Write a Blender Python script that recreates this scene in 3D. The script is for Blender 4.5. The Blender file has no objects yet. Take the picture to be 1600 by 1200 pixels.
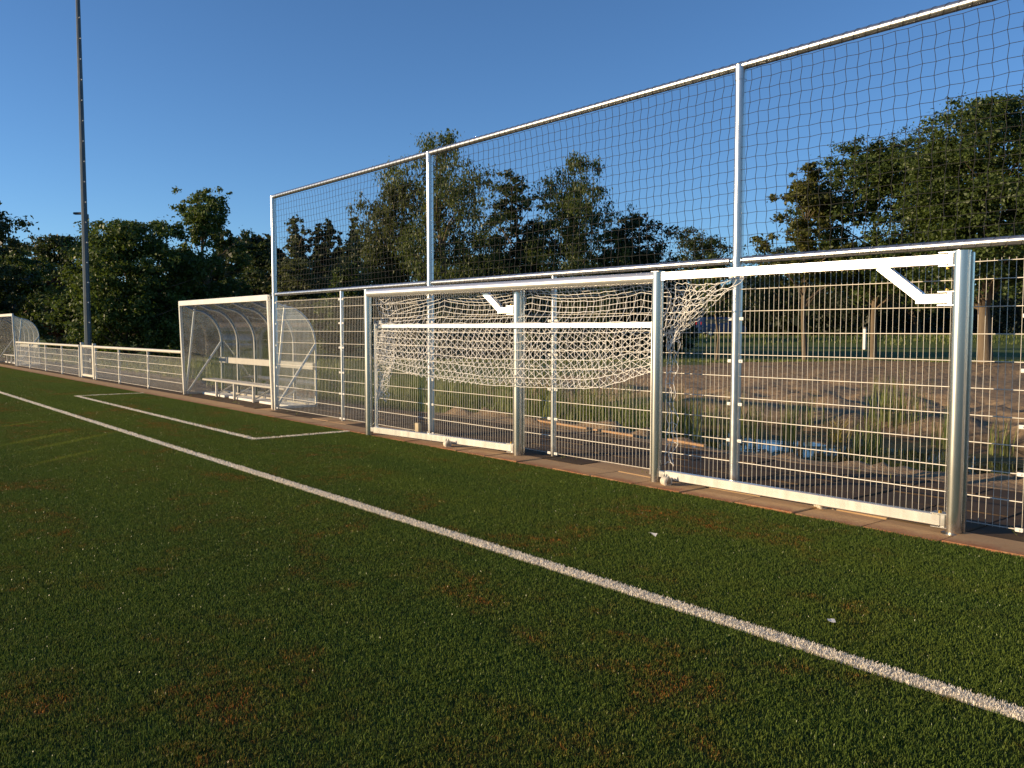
import bpy, math, random
import numpy as np
from mathutils import Matrix, Vector

SC = bpy.context.scene
COL = SC.collection
R = math.radians

# ------------------------------------------------------------------ camera
cam_d = bpy.data.cameras.new('camera')
cam = bpy.data.objects.new('camera', cam_d)
COL.objects.link(cam)
YAW, PITCH, ROLL, CAM_H, F_PX = R(140.639), R(3.603), R(0.019), 1.482, 1355.1
_f = Vector((math.cos(YAW) * math.cos(PITCH), math.sin(YAW) * math.cos(PITCH), -math.sin(PITCH)))
_r = Vector((math.sin(YAW), -math.cos(YAW), 0))
_u = _r.cross(_f)
_r2 = _r * math.cos(ROLL) + _u * math.sin(ROLL)
_u2 = _u * math.cos(ROLL) - _r * math.sin(ROLL)
cam.matrix_world = Matrix(((_r2.x, _u2.x, -_f.x, 0), (_r2.y, _u2.y, -_f.y, 0), (_r2.z, _u2.z, -_f.z, CAM_H), (0, 0, 0, 1)))
cam_d.sensor_width = 36.0
cam_d.lens = 36.0 * F_PX / 1600.0
cam_d.clip_end = 3000.0
cam_d.clip_start = 0.05
SC.camera = cam

# ------------------------------------------------------------------ sky, sun, exposure
SUN_HEAD, SUN_EL = R(238.0), R(11.0)          # where the sun stands: heading from +X, elevation
w = bpy.data.worlds.new('World'); SC.world = w; w.use_nodes = True
wn = w.node_tree
sky = wn.nodes.new('ShaderNodeTexSky'); sky.sky_type = 'NISHITA'; sky.sun_disc = False
sky.sun_elevation = SUN_EL; sky.sun_rotation = R(90.0) - SUN_HEAD + R(360)
sky.air_density = 0.78; sky.dust_density = 0.0; sky.ozone_density = 4.4; sky.altitude = 0
wn.nodes['Background'].inputs[1].default_value = 0.118
wn.links.new(sky.outputs[0], wn.nodes['Background'].inputs[0])
sun_d = bpy.data.lights.new('sun', 'SUN'); sun_d.energy = 5.0; sun_d.angle = R(0.55); sun_d.color = (1.0, 0.755, 0.47)
sun = bpy.data.objects.new('sun', sun_d); COL.objects.link(sun)
_sd = Vector((math.cos(SUN_HEAD) * math.cos(SUN_EL), math.sin(SUN_HEAD) * math.cos(SUN_EL), math.sin(SUN_EL)))
sun.rotation_euler = _sd.to_track_quat('Z', 'Y').to_euler()
sun.location = _sd * 60
SC.view_settings.view_transform = 'Standard'; SC.view_settings.look = 'None'
SC.view_settings.exposure = 0.6; SC.view_settings.gamma = 1.0; SC.view_settings.use_curve_mapping = False

# ------------------------------------------------------------------ material helpers
class NT:
    def __init__(s, name):
        s.m = bpy.data.materials.new(name); s.m.use_nodes = True
        s.t = s.m.node_tree; s.t.nodes.clear()
        s.out = s.t.nodes.new('ShaderNodeOutputMaterial')
    def n(s, typ, **kw):
        nd = s.t.nodes.new(typ)
        for k, v in kw.items(): setattr(nd, k, v)
        return nd
    def l(s, a, b): s.t.links.new(a, b)
    def setin(s, nd, key, v):
        if hasattr(v, 'is_linked') or isinstance(v, bpy.types.NodeSocket): s.l(v, nd.inputs[key])
        else: nd.inputs[key].default_value = v
    def pos(s): return s.n('ShaderNodeNewGeometry').outputs['Position']
    def noise(s, vec, scale, detail=4, rough=.55, dist=0):
        nd = s.n('ShaderNodeTexNoise'); s.l(vec, nd.inputs['Vector'])
        nd.inputs['Scale'].default_value = scale; nd.inputs['Detail'].default_value = detail
        nd.inputs['Roughness'].default_value = rough; nd.inputs['Distortion'].default_value = dist
        return nd.outputs['Fac']
    def ramp(s, fac, stops, interp='LINEAR'):
        nd = s.n('ShaderNodeValToRGB'); s.l(fac, nd.inputs[0]); cr = nd.color_ramp; cr.interpolation = interp
        while len(cr.elements) < len(stops): cr.elements.new(0.5)
        for e, (p, c) in zip(cr.elements, stops):
            e.position = p; e.color = (c[0], c[1], c[2], 1) if not isinstance(c, (int, float)) else (c, c, c, 1)
        return nd.outputs[0]
    def mix(s, fac, a, b, mode='MIX'):
        nd = s.n('ShaderNodeMix', data_type='RGBA', blend_type=mode)
        for key, v in ((0, fac), (6, a), (7, b)):
            if isinstance(v, tuple): v = (v[0], v[1], v[2], 1)
            s.setin(nd, key, v)
        return nd.outputs[2]
    def math(s, op, a, b=0.0, c=0.0):
        nd = s.n('ShaderNodeMath', operation=op)
        s.setin(nd, 0, a); s.setin(nd, 1, b); s.setin(nd, 2, c)
        return nd.outputs[0]
    def mapping(s, vec, scale=(1, 1, 1), rot=(0, 0, 0), loc=(0, 0, 0)):
        nd = s.n('ShaderNodeMapping'); s.l(vec, nd.inputs[0])
        nd.inputs['Scale'].default_value = scale; nd.inputs['Rotation'].default_value = rot; nd.inputs['Location'].default_value = loc
        return nd.outputs[0]
    def bump(s, h, strength=.4, dist=.01):
        nd = s.n('ShaderNodeBump'); s.l(h, nd.inputs['Height']); nd.inputs['Strength'].default_value = strength; nd.inputs['Distance'].default_value = dist
        return nd.outputs[0]
    def principled(s, **kw):
        nd = s.n('ShaderNodeBsdfPrincipled')
        for k, v in kw.items():
            k = {'base': 'Base Color', 'rough': 'Roughness', 'metal': 'Metallic', 'spec': 'Specular IOR Level', 'normal': 'Normal',
                 'trans': 'Transmission Weight', 'ior': 'IOR', 'aniso': 'Anisotropic', 'sheen': 'Sheen Weight'}.get(k, k)
            if isinstance(v, tuple) and len(v) == 3: v = (*v, 1)
            s.setin(nd, k, v)
        return nd.outputs[0]
    def mixsh(s, fac, a, b):
        nd = s.n('ShaderNodeMixShader'); s.setin(nd, 0, fac); s.l(a, nd.inputs[1]); s.l(b, nd.inputs[2]); return nd.outputs[0]
    def done(s, sh): s.l(sh, s.out.inputs[0]); return s.m
    def attr(s, name): return s.n('ShaderNodeAttribute', attribute_name=name).outputs['Fac']

def metal_mat(name, col, rough, metal=.85, var=.12, scale=14, stretch=(1, 1, .15), dirt=.25, splash=.5):
    t = NT(name); p = t.pos()
    nz = t.noise(t.mapping(p, stretch), scale, 5, .6)
    big = t.noise(p, 2.3, 4, .6)
    c = t.mix(t.ramp(nz, [(.3, 0), (.75, 1)]), tuple(x * (1 - var) for x in col), tuple(min(1, x * (1 + var * .4)) for x in col))
    c = t.mix(t.ramp(big, [(.5, 0), (.8, dirt)]), c, (.30, .26, .20))
    sx = t.n('ShaderNodeSeparateXYZ'); t.l(p, sx.inputs[0])
    sp = t.math('SUBTRACT', t.math('ADD', sx.outputs[2], t.math('MULTIPLY', t.noise(p, 18, 5, .7), .35)), .17)      # earth splashed up at the foot
    c = t.mix(t.ramp(sp, [(.0, splash), (.16, 0)]), c, (.16, .105, .06))
    rg = t.math('MULTIPLY_ADD', nz, .10, rough - .05)
    return t.done(t.principled(base=c, rough=rg, metal=metal, normal=t.bump(nz, .06, .002)))

def plain_mat(name, a, b, rough=.6, scale=6, spec=.4, bump=.1, bdist=.004, metal=0.0):
    t = NT(name); p = t.pos(); nz = t.noise(p, scale, 6, .6); n2 = t.noise(p, scale * 9, 4, .6)
    c = t.mix(t.ramp(nz, [(.3, 0), (.7, 1)]), a, b)
    c = t.mix(t.math('MULTIPLY', n2, .35), c, tuple(x * .55 for x in a))
    return t.done(t.principled(base=c, rough=rough, spec=spec, metal=metal, normal=t.bump(n2, bump, bdist)))

M = {}
M['alu'] = metal_mat('brushed_aluminium', (.60, .59, .54), .25, .95, .06, 14, (1, 1, .15), .05)
M['white_alu'] = metal_mat('white_coated_aluminium', (.80, .79, .74), .26, .75, .03, 14, (1, 1, .15), .03, .06)
M['galv'] = metal_mat('galvanised_steel', (.56, .57, .56), .30, .93, .14, 30, (1, 1, .4), .12)
M['wire'] = metal_mat('galvanised_wire', (.70, .66, .56), .5, .2, .15, 20, (1, 1, .5), .35)
M['clip'] = plain_mat('clip_zinc', (.80, .78, .72), (.66, .64, .58), .4, 20)
M['mast'] = metal_mat('mast_steel', (.085, .10, .105), .42, .6, .15, 6)
M['frame'] = metal_mat('shelter_frame', (.66, .64, .56), .38, .3, .08)
M['fence_paint'] = plain_mat('rail_paint', (.66, .63, .52), (.58, .55, .46), .42, 8)
M['cord'] = plain_mat('net_cord', (.88, .86, .80), (.82, .79, .72), .75, 18, .2)
M['dark_cord'] = plain_mat('dark_net_cord', (.014, .015, .014), (.022, .023, .021), .7, 20, .3)
M['roller'] = plain_mat('roller_plastic', (.70, .64, .52), (.56, .50, .40), .55, 20)
M['brass'] = plain_mat('brass_bolt', (.55, .36, .10), (.40, .25, .07), .35, 30, .5, metal=.8)
M['wood'] = plain_mat('raw_timber', (.42, .25, .12), (.30, .18, .09), .75, 7)
M['palewood'] = plain_mat('pale_timber', (.48, .40, .26), (.36, .30, .19), .75, 9)
M['bench'] = plain_mat('bench_board', (.44, .42, .36), (.36, .34, .29), .5, 6)
M['paper'] = plain_mat('paper', (.78, .76, .72), (.6, .58, .55), .8, 20)
M['leafyellow'] = plain_mat('dry_leaf', (.5, .36, .06), (.35, .2, .04), .7, 30)
M['rubber'] = plain_mat('black_rubber', (.02, .02, .02), (.03, .03, .03), .7, 20)
M['carblue'] = plain_mat('car_paint', (.015, .03, .09), (.012, .025, .08), .25, 3, .6, 0)
M['carglass'] = plain_mat('car_glass', (.01, .012, .014), (.01, .012, .014), .06, 3, .6, 0)
M['tail'] = plain_mat('tail_light', (.55, .02, .015), (.45, .02, .01), .2, 3, .6, 0)
M['lamphead'] = plain_mat('lamp_head', (.05, .05, .05), (.07, .07, .07), .5, 3)

def sheet_mat():
    t = NT('clear_polycarbonate'); p = t.pos()
    sc = t.noise(t.mapping(p, (1, 1, 2)), 3.0, 6, .65)
    fr = t.n('ShaderNodeFresnel'); fr.inputs[0].default_value = 1.5
    tr = t.n('ShaderNodeBsdfTransparent'); tr.inputs[0].default_value = (.86, .89, .88, 1)
    gl = t.n('ShaderNodeBsdfGlossy'); gl.inputs['Roughness'].default_value = .07
    df = t.n('ShaderNodeBsdfDiffuse'); df.inputs[0].default_value = (.72, .74, .74, 1)
    tl = t.n('ShaderNodeBsdfTranslucent'); tl.inputs[0].default_value = (.7, .74, .78, 1)
    haze = t.mixsh(.5, df.outputs[0], tl.outputs[0])
    a = t.mixsh(t.ramp(sc, [(.3, .06), (.8, .20)]), tr.outputs[0], haze)
    f2 = t.math('MINIMUM', t.math('MULTIPLY_ADD', fr.outputs[0], 1.9, .03), .6)
    return t.done(t.mixsh(f2, a, gl.outputs[0]))
M['sheet'] = sheet_mat()

def turf_mask(t):
    p = t.pos()
    a = t.noise(t.mapping(p, (1, 1.5, 1), (0, 0, R(25))), .62, 5, .68, .5)
    b = t.noise(p, 3.7, 5, .7)
    m = t.math('ADD', t.math('MULTIPLY', a, .62), t.math('MULTIPLY', b, .38))
    soft = t.ramp(m, [(.47, 0), (.64, .42)])
    hard = t.math('MULTIPLY', t.ramp(m, [(.530, 0), (.620, 1)]), t.ramp(t.noise(p, 13, 5, .7), [(.46, .05), (.58, 1)]))
    return p, soft, hard

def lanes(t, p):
    """fibre lanes: long bands brushed along the pitch, and a few paler yellow-green streaks"""
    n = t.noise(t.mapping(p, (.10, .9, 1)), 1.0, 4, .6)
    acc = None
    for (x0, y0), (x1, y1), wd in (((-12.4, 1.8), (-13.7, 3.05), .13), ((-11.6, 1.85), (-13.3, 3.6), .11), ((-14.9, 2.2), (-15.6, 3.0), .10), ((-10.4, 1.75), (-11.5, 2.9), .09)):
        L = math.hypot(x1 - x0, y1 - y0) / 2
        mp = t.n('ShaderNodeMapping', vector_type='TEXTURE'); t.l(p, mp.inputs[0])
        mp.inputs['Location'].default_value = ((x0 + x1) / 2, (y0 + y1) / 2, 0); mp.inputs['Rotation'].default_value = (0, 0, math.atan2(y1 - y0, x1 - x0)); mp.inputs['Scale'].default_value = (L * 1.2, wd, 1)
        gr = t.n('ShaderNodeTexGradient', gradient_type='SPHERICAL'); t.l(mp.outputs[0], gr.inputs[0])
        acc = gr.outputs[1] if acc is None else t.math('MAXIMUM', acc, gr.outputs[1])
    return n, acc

def turf_base():
    t = NT('turf_infill'); p, soft, hard = turf_mask(t)
    f = t.noise(p, 160, 3, .6)
    c = t.mix(f, (.034, .052, .010), (.060, .078, .018))
    c = t.mix(t.math('MAXIMUM', t.math('MULTIPLY', soft, .8), hard), c, t.mix(t.noise(p, 60, 4, .6), (.10, .045, .014), (.22, .09, .026)))
    return t.done(t.principled(base=c, rough=.85, spec=.1, normal=t.bump(f, .6, .01)))
M['turf_base'] = turf_base()

def blade_mat(name, lo, hi, brown=True):
    t = NT(name); p, soft, hard = turf_mask(t)
    tint = t.attr('tint')
    c = t.mix(tint, lo, hi)
    if brown:
        ln, streaks = lanes(t, p)
        c = t.mix(t.ramp(ln, [(.35, 0), (.65, .45)]), c, tuple(x * y for x, y in zip(hi, (1.2, 1.05, .8))))
        c = t.mix(t.math('MULTIPLY', soft, t.ramp(tint, [(.1, .35), (.7, 1)])), c, t.mix(tint, (.075, .048, .014), (.17, .10, .03)))
        c = t.mix(t.math('MULTIPLY', hard, t.ramp(tint, [(.35, .0), (.7, .95)])), c, t.mix(tint, (.17, .07, .02), (.48, .165, .038)))
        c = t.mix(t.ramp(streaks, [(0, 0), (.9, .42)]), c, (.34, .38, .05))  # soft-edged yellow-green streaks mixed into the fibre colour
    gl = t.ramp(tint, [(.90, 0), (.92, 1)])
    pr = t.principled(base=c, rough=t.math('MULTIPLY_ADD', gl, -.26, .58), spec=t.math('MULTIPLY_ADD', gl, .35, .06))
    tl = t.n('ShaderNodeBsdfTranslucent'); t.l(c, tl.inputs[0])
    return t.done(t.mixsh(.28, pr, tl.outputs[0]))
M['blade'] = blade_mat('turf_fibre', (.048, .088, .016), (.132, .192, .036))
M['wblade'] = blade_mat('white_turf_fibre', (.80, .72, .58), (.93, .87, .74), False)

def paver_mat(name='concrete_paver', k=1.0):
    t = NT(name); p = t.pos()
    rnd = t.n('ShaderNodeObjectInfo').outputs['Random']
    a = t.noise(p, 3, 6, .65); b = t.noise(p, 70, 4, .6)
    c = t.mix(a, (.47 * k, .285 * k, .125 * k), (.68 * k, .45 * k, .225 * k))
    c = t.mix(t.math('MULTIPLY', rnd, .35), c, (.22 * k, .14 * k, .08 * k))
    sx = t.n('ShaderNodeSeparateXYZ'); t.l(p, sx.inputs[0])
    edge = t.ramp(t.math('ADD', t.math('SUBTRACT', sx.outputs[1], 6.06), t.math('MULTIPLY', t.math('SUBTRACT', t.noise(p, 4, 5, .7), .5), .5)), [(.02, 1), (.22, 0)])
    cr = t.noise(p, 90, 3, .7)
    c = t.mix(t.math('MULTIPLY', edge, t.ramp(cr, [(.35, .35), (.6, 1)])), c, (.34, .10, .035))
    c = t.mix(t.math('MULTIPLY', b, .4), c, (.14 * k, .09 * k, .05 * k))
    return t.done(t.principled(base=c, rough=.85, spec=.25, normal=t.bump(b, .35, .006)))
M['paver'] = paver_mat(); M['paver_dirty'] = paver_mat('dirty_paver', .17)

def ground_mat():
    t = NT('earth_and_grass'); p = t.pos()
    sx = t.n('ShaderNodeSeparateXYZ'); t.l(p, sx.inputs[0])
    x, y, z = sx.outputs
    n1 = t.noise(p, .9, 6, .65); n2 = t.noise(p, 7, 6, .65); n3 = t.noise(p, 40, 4, .65)
    dirt = t.mix(n1, (.28, .185, .085), (.47, .33, .17))
    dirt = t.mix(t.ramp(n2, [(.35, .75), (.65, 0)]), dirt, (.10, .065, .042))
    dirt = t.mix(t.math('MULTIPLY', n3, .35), dirt, (.40, .29, .20))
    wet = t.ramp(t.math('MULTIPLY_ADD', n1, .25, z), [(0.0, 0)] + [(1.0, 0)])
    fur = t.noise(t.mapping(p, (.22, 2.0, 1), (0, 0, R(-48))), 1.4, 6, .7, .3)
    dirt = t.mix(t.ramp(fur, [(.33, .6), (.42, 0)]), dirt, (.075, .048, .026))
    dirt = t.mix(t.ramp(fur, [(.60, 0), (.75, .5)]), dirt, (.46, .34, .22))
    mud = t.math('SUBTRACT', 1.0, t.math('MULTIPLY', t.math('ADD', t.math('MULTIPLY_ADD', n2, .18, z), .5), 3.2))
    mudc = t.n('ShaderNodeClamp'); t.l(mud, mudc.inputs[0])
    dirt = t.mix(mudc.outputs[0], dirt, (.045, .034, .022))
    g1 = t.noise(p, 2.2, 5, .6); g2 = t.noise(p, 24, 4, .65)
    grass = t.mix(g1, (.06, .095, .017), (.13, .16, .034))
    grass = t.mix(t.math('MULTIPLY', g2, .5), grass, (.05, .08, .014))
    # grass beyond the edge of the lawn and left of the worked earth
    e = t.math('ADD', t.math('SUBTRACT', t.math('SUBTRACT', y, x), 57.0), t.math('MULTIPLY', t.math('SUBTRACT', n1, .5), 7.0))
    far = t.n('ShaderNodeClamp'); t.l(t.math('MULTIPLY', e, 1.2), far.inputs[0])
    e2 = t.math('ADD', t.math('SUBTRACT', -18.0, x), t.math('MULTIPLY', t.math('SUBTRACT', n1, .5), 8.0))
    e2 = t.math('ADD', e2, t.math('MULTIPLY', t.math('SUBTRACT', y, 12.0), -.25))
    left = t.n('ShaderNodeClamp'); t.l(e2, left.inputs[0])
    nearpath = t.n('ShaderNodeClamp'); t.l(t.math('MULTIPLY', t.math('SUBTRACT', y, 8.9), 2.5), nearpath.inputs[0])
    lf = t.math('MULTIPLY', t.math('MULTIPLY', left.outputs[0], nearpath.outputs[0]), t.ramp(n2, [(.30, .25), (.5, 1)]))
    gm = t.math('MAXIMUM', far.outputs[0], lf)
    c = t.mix(gm, dirt, grass)
    h = t.math('ADD', t.math('MULTIPLY', n2, .7), t.math('MULTIPLY', n3, .3))
    return t.done(t.principled(base=c, rough=.9, spec=.2, normal=t.bump(h, .8, .06)))
M['ground'] = ground_mat()

def water_mat():
    t = NT('pond_water'); p = t.pos()
    n = t.noise(p, 5, 3, .5)
    wet = t.principled(base=(.012, .014, .010), rough=.03, spec=.5, ior=1.33, normal=t.bump(n, .06, .01))
    weed = t.principled(base=t.mix(t.noise(p, 30, 4, .7), (.05, .06, .015), (.10, .085, .035)), rough=.7, spec=.2, normal=t.bump(t.noise(p, 50, 3, .6), .5, .01))
    m = t.math('ADD', t.math('MULTIPLY', t.noise(p, 1.1, 5, .7), .7), t.math('MULTIPLY', t.noise(p, 9, 4, .7), .3))
    return t.done(t.mixsh(t.ramp(m, [(.49, 0), (.53, 1)]), wet, weed))
M['water'] = water_mat()

def bark_mat():
    t = NT('bark'); p = t.pos(); n = t.noise(t.mapping(p, (1, 1, .2)), 9, 6, .7)
    return t.done(t.principled(base=t.mix(n, (.06, .045, .03), (.22, .17, .115)), rough=.9, spec=.2, normal=t.bump(n, .8, .03)))
M['bark'] = bark_mat()

def leaf_mat(name, lo, hi, transl=.3):
    t = NT(name); tint = t.attr('tint')
    c = t.mix(tint, lo, hi)
    pr = t.principled(base=c, rough=.5, spec=.35)
    tl = t.n('ShaderNodeBsdfTranslucent'); t.l(t.mix(.5, c, tuple(min(1, x * y) for x, y in zip(hi, (1.5, 1.5, .8)))), tl.inputs[0])
    return t.done(t.mixsh(transl, pr, tl.outputs[0]))
M['leaf_oak'] = leaf_mat('oak_leaves', (.024, .042, .009), (.088, .125, .024))
M['leaf_green'] = leaf_mat('green_leaves', (.026, .048, .009), (.098, .142, .026))
M['leaf_birch'] = leaf_mat('birch_leaves', (.033, .053, .012), (.115, .145, .034))
M['leaf_willow'] = leaf_mat('willow_leaves', (.035, .055, .016), (.11, .125, .04))
M['leaf_poplar'] = leaf_mat('poplar_leaves', (.030, .048, .018), (.085, .105, .042))
M['leaf_dark'] = leaf_mat('dark_leaves', (.016, .028, .007), (.052, .074, .017))
M['leaf_far'] = leaf_mat('far_leaves', (.010, .016, .006), (.032, .042, .014))
M['leaf_yellow'] = leaf_mat('yellowing_leaves', (.032, .046, .009), (.125, .125, .024))
M['leaf_red'] = leaf_mat('reddish_leaves', (.06, .025, .01), (.18, .07, .025))
M['reed'] = leaf_mat('reed_blades', (.065, .105, .02), (.22, .24, .06), .3)
M['reed_yellow'] = leaf_mat('yellowing_blades', (.16, .14, .025), (.38, .31, .06), .25)

# ------------------------------------------------------------------ mesh helpers
def tag(o, label=None, cat=None, group=None, kind=None):
    for k, v in (('label', label), ('category', cat), ('group', group), ('kind', kind)):
        if v: o[k] = v
    return o

def link(name, me, mat=None, parent=None):
    o = bpy.data.objects.new(name, me); COL.objects.link(o)
    if mat is not None and me is not None and len(me.materials) == 0: me.materials.append(M[mat])
    if parent is not None: o.parent = parent
    return o

def empty(name, loc=(0, 0, 0), rz=0):
    o = bpy.data.objects.new(name, None); COL.objects.link(o); o.location = loc; o.rotation_euler = (0, 0, rz); o.empty_display_size = .2
    return o

def np_mesh(name, V, faces_n, loops, smooth=None, attrs=None):
    """V (n,3); faces_n: verts per face (array); loops: flat vertex index array"""
    me = bpy.data.meshes.new(name)
    V = np.asarray(V, np.float32); loops = np.asarray(loops, np.int32); fn = np.asarray(faces_n, np.int32)
    me.vertices.add(len(V)); me.vertices.foreach_set('co', V.ravel())
    me.loops.add(len(loops)); me.loops.foreach_set('vertex_index', loops)
    me.polygons.add(len(fn)); st = np.concatenate([[0], np.cumsum(fn)[:-1]]).astype(np.int32) if len(fn) else np.zeros(0, np.int32)
    me.polygons.foreach_set('loop_start', st); me.polygons.foreach_set('loop_total', fn)
    if smooth is not None: me.polygons.foreach_set('use_smooth', np.asarray(smooth, bool) if not isinstance(smooth, bool) else np.full(len(fn), smooth))
    if attrs:
        for k, (typ, a) in attrs.items():
            at = me.attributes.new(k, typ, 'POINT'); at.data.foreach_set('value', np.asarray(a))
    me.update(calc_edges=True)
    return me

class MB:
    def __init__(s): s.v = []; s.f = []; s.s = []
    def add(s, V, F, smooth=False):
        b = len(s.v); s.v += [tuple(map(float, x)) for x in V]; s.f += [tuple(i + b for i in f) for f in F]; s.s += [smooth] * len(F)
    def box(s, c, d, rot=None, bev=0.0):
        c = Vector(c); hx, hy, hz = d[0] / 2, d[1] / 2, d[2] / 2
        if bev <= 0:
            V = [Vector((x, y, z)) for x in (-hx, hx) for y in (-hy, hy) for z in (-hz, hz)]
            F = [(0, 1, 3, 2), (4, 6, 7, 5), (0, 4, 5, 1), (2, 3, 7, 6), (0, 2, 6, 4), (1, 5, 7, 3)]
        else:
            b = min(bev, hx * .9, hy * .9, hz * .9); V = []; idx = {}
            for sx in (-1, 1):
                for sy in (-1, 1):
                    for sz in (-1, 1):
                        for a in range(3):
                            q = [hx, hy, hz]
                            for k in range(3):
                                if k != a: q[k] -= b
                            idx[(sx, sy, sz, a)] = len(V); V.append(Vector((sx * q[0], sy * q[1], sz * q[2])))
            F = []
            for a in range(3):
                o1, o2 = [k for k in range(3) if k != a]
                for sg in (-1, 1):
                    lp = []
                    for u, v in ((-1, -1), (1, -1), (1, 1), (-1, 1)):
                        t = [0, 0, 0]; t[a] = sg; t[o1] = u; t[o2] = v; lp.append(idx[(*t, a)])
                    F.append(tuple(lp))
            for a in range(3):
                o1, o2 = [k for k in range(3) if k != a]
                for u in (-1, 1):
                    for v in (-1, 1):
                        t0 = [0, 0, 0]; t1 = [0, 0, 0]; t0[o1] = t1[o1] = u; t0[o2] = t1[o2] = v; t0[a] = -1; t1[a] = 1
                        F.append((idx[(*t0, o1)], idx[(*t1, o1)], idx[(*t1, o2)], idx[(*t0, o2)]))
            for sx in (-1, 1):
                for sy in (-1, 1):
                    for sz in (-1, 1): F.append(tuple(idx[(sx, sy, sz, a)] for a in range(3)))
            # orient outwards
            G = []
            for f in F:
                p = [V[i] for i in f]; n = (p[1] - p[0]).cross(p[2] - p[0]); ce = sum(p, Vector()) / len(p)
                G.append(f if n.dot(ce) > 0 else tuple(reversed(f)))
            F = G
        if rot is not None: V = [rot @ v for v in V]
        s.add([v + c for v in V], F)
    def bar(s, a, b, wd, ht, bev=.004, up=(0, 0, 1)):
        """a box bar from a to b: wd across, ht along 'up'"""
        a, b = Vector(a), Vector(b); d = b - a; L = d.length; x = d / L; up = Vector(up)
        y = up.cross(x)
        if y.length < 1e-4: y = Vector((0, 1, 0)).cross(x)
        y.normalize(); z = x.cross(y)
        rot = Matrix((x, y, z)).transposed()
        s.box((a + b) / 2, (L, wd, ht), rot, bev)
    def tube(s, pts, r, n=12, cap=True, ell=1.0, closed=False, ref=None):
        """tube through pts; r scalar or list; ell squashes the second axis"""
        P = [Vector(p) for p in pts]; m = len(P); rr = r if isinstance(r, (list, tuple)) else [r] * m
        T = []
        for i in range(m):
            a = P[i - 1] if (i > 0 or closed) else P[i]; b = P[(i + 1) % m] if (i < m - 1 or closed) else P[i]
            T.append((b - a).normalized())
        if ref is None: ref = Vector((0, 0, 1)) if abs(T[0].z) < .9 else Vector((1, 0, 0))
        u = Vector(ref); u = (u - T[0] * u.dot(T[0])).normalized()
        V = []
        for i in range(m):
            u = (u - T[i] * u.dot(T[i])); u.normalize(); v = T[i].cross(u)
            for k in range(n):
                a = 2 * math.pi * k / n
                V.append(P[i] + u * (math.cos(a) * rr[i]) + v * (math.sin(a) * rr[i] * ell))
        F = []
        for i in range(m if closed else m - 1):
            j = (i + 1) % m
            for k in range(n):
                k2 = (k + 1) % n; F.append((i * n + k, i * n + k2, j * n + k2, j * n + k))
        s.add(V, F, n > 5)
        if cap and not closed:
            s.add(V[:n], [tuple(reversed(range(n)))]); s.add(V[-n:], [tuple(range(n))])
    def mesh(s, name='m'):
        fn = [len(f) for f in s.f]; lo = [i for f in s.f for i in f]
        return np_mesh(name, np.array(s.v) if s.v else np.zeros((0, 3)), fn, lo, s.s)
    def build(s, name, mat, parent=None): return link(name, s.mesh(name), mat, parent)

def cords(segs_a, segs_b, r, n=4):
    """many straight round bars at once: arrays (k,3),(k,3) -> V, faces_n, loops"""
    A = np.asarray(segs_a, float); B = np.asarray(segs_b, float); d = B - A
    L = np.linalg.norm(d, axis=1, keepdims=True); L[L == 0] = 1; t = d / L
    ref = np.where(np.abs(t[:, 2:3]) < .9, np.array([[0, 0, 1.]]), np.array([[1., 0, 0]]))
    u = np.cross(ref, t); u /= np.linalg.norm(u, axis=1, keepdims=True); v = np.cross(t, u)
    k = len(A); ang = 2 * np.pi * (np.arange(n) + .5) / n
    off = (np.cos(ang)[None, :, None] * u[:, None, :] + np.sin(ang)[None, :, None] * v[:, None, :]) * (r if np.isscalar(r) else np.asarray(r)[:, None, None])
    V = np.concatenate([A[:, None, :] + off, B[:, None, :] + off], axis=1).reshape(-1, 3)
    base = (np.arange(k) * 2 * n)[:, None, None]; i = np.arange(n); j = (i + 1) % n
    q = np.stack([i, j, j + n, i + n], -1)[None] + base
    return V, np.full(k * n, 4), q.ravel()

def cords_obj(name, a, b, r, mat, parent=None, n=4):
    V, fn, lo = cords(a, b, r, n)
    return link(name, np_mesh(name, V, fn, lo, True), mat, parent)

def polyline_segs(lines):
    a, b = [], []
    for L in lines:
        L = np.asarray(L); a.append(L[:-1]); b.append(L[1:])
    return np.concatenate(a), np.concatenate(b)

def vnoise(x, y, seed=0):
    """smooth value noise in numpy, about -1..1"""
    xi = np.floor(x).astype(np.int64); yi = np.floor(y).astype(np.int64); xf = x - xi; yf = y - yi
    def h(a, b):
        n = (a * 374761393 + b * 668265263 + seed * 982451653) & 0x7fffffff
        n = ((n ^ (n >> 13)) * 1274126177) & 0x7fffffff
        return ((n ^ (n >> 16)) & 0xffff) / 32767.5 - 1
    u = xf * xf * (3 - 2 * xf); v = yf * yf * (3 - 2 * yf)
    return (h(xi, yi) * (1 - u) + h(xi + 1, yi) * u) * (1 - v) + (h(xi, yi + 1) * (1 - u) + h(xi + 1, yi + 1) * u) * v
def fbm(x, y, seed=0, o=4, g=.5):
    s = 0; a = 1; f = 1
    for k in range(o): s = s + a * vnoise(x * f, y * f, seed + k * 17); a *= g; f *= 2.03
    return s
def sstep(a, b, x):
    t = np.clip((x - a) / (b - a), 0, 1); return t * t * (3 - 2 * t)

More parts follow.
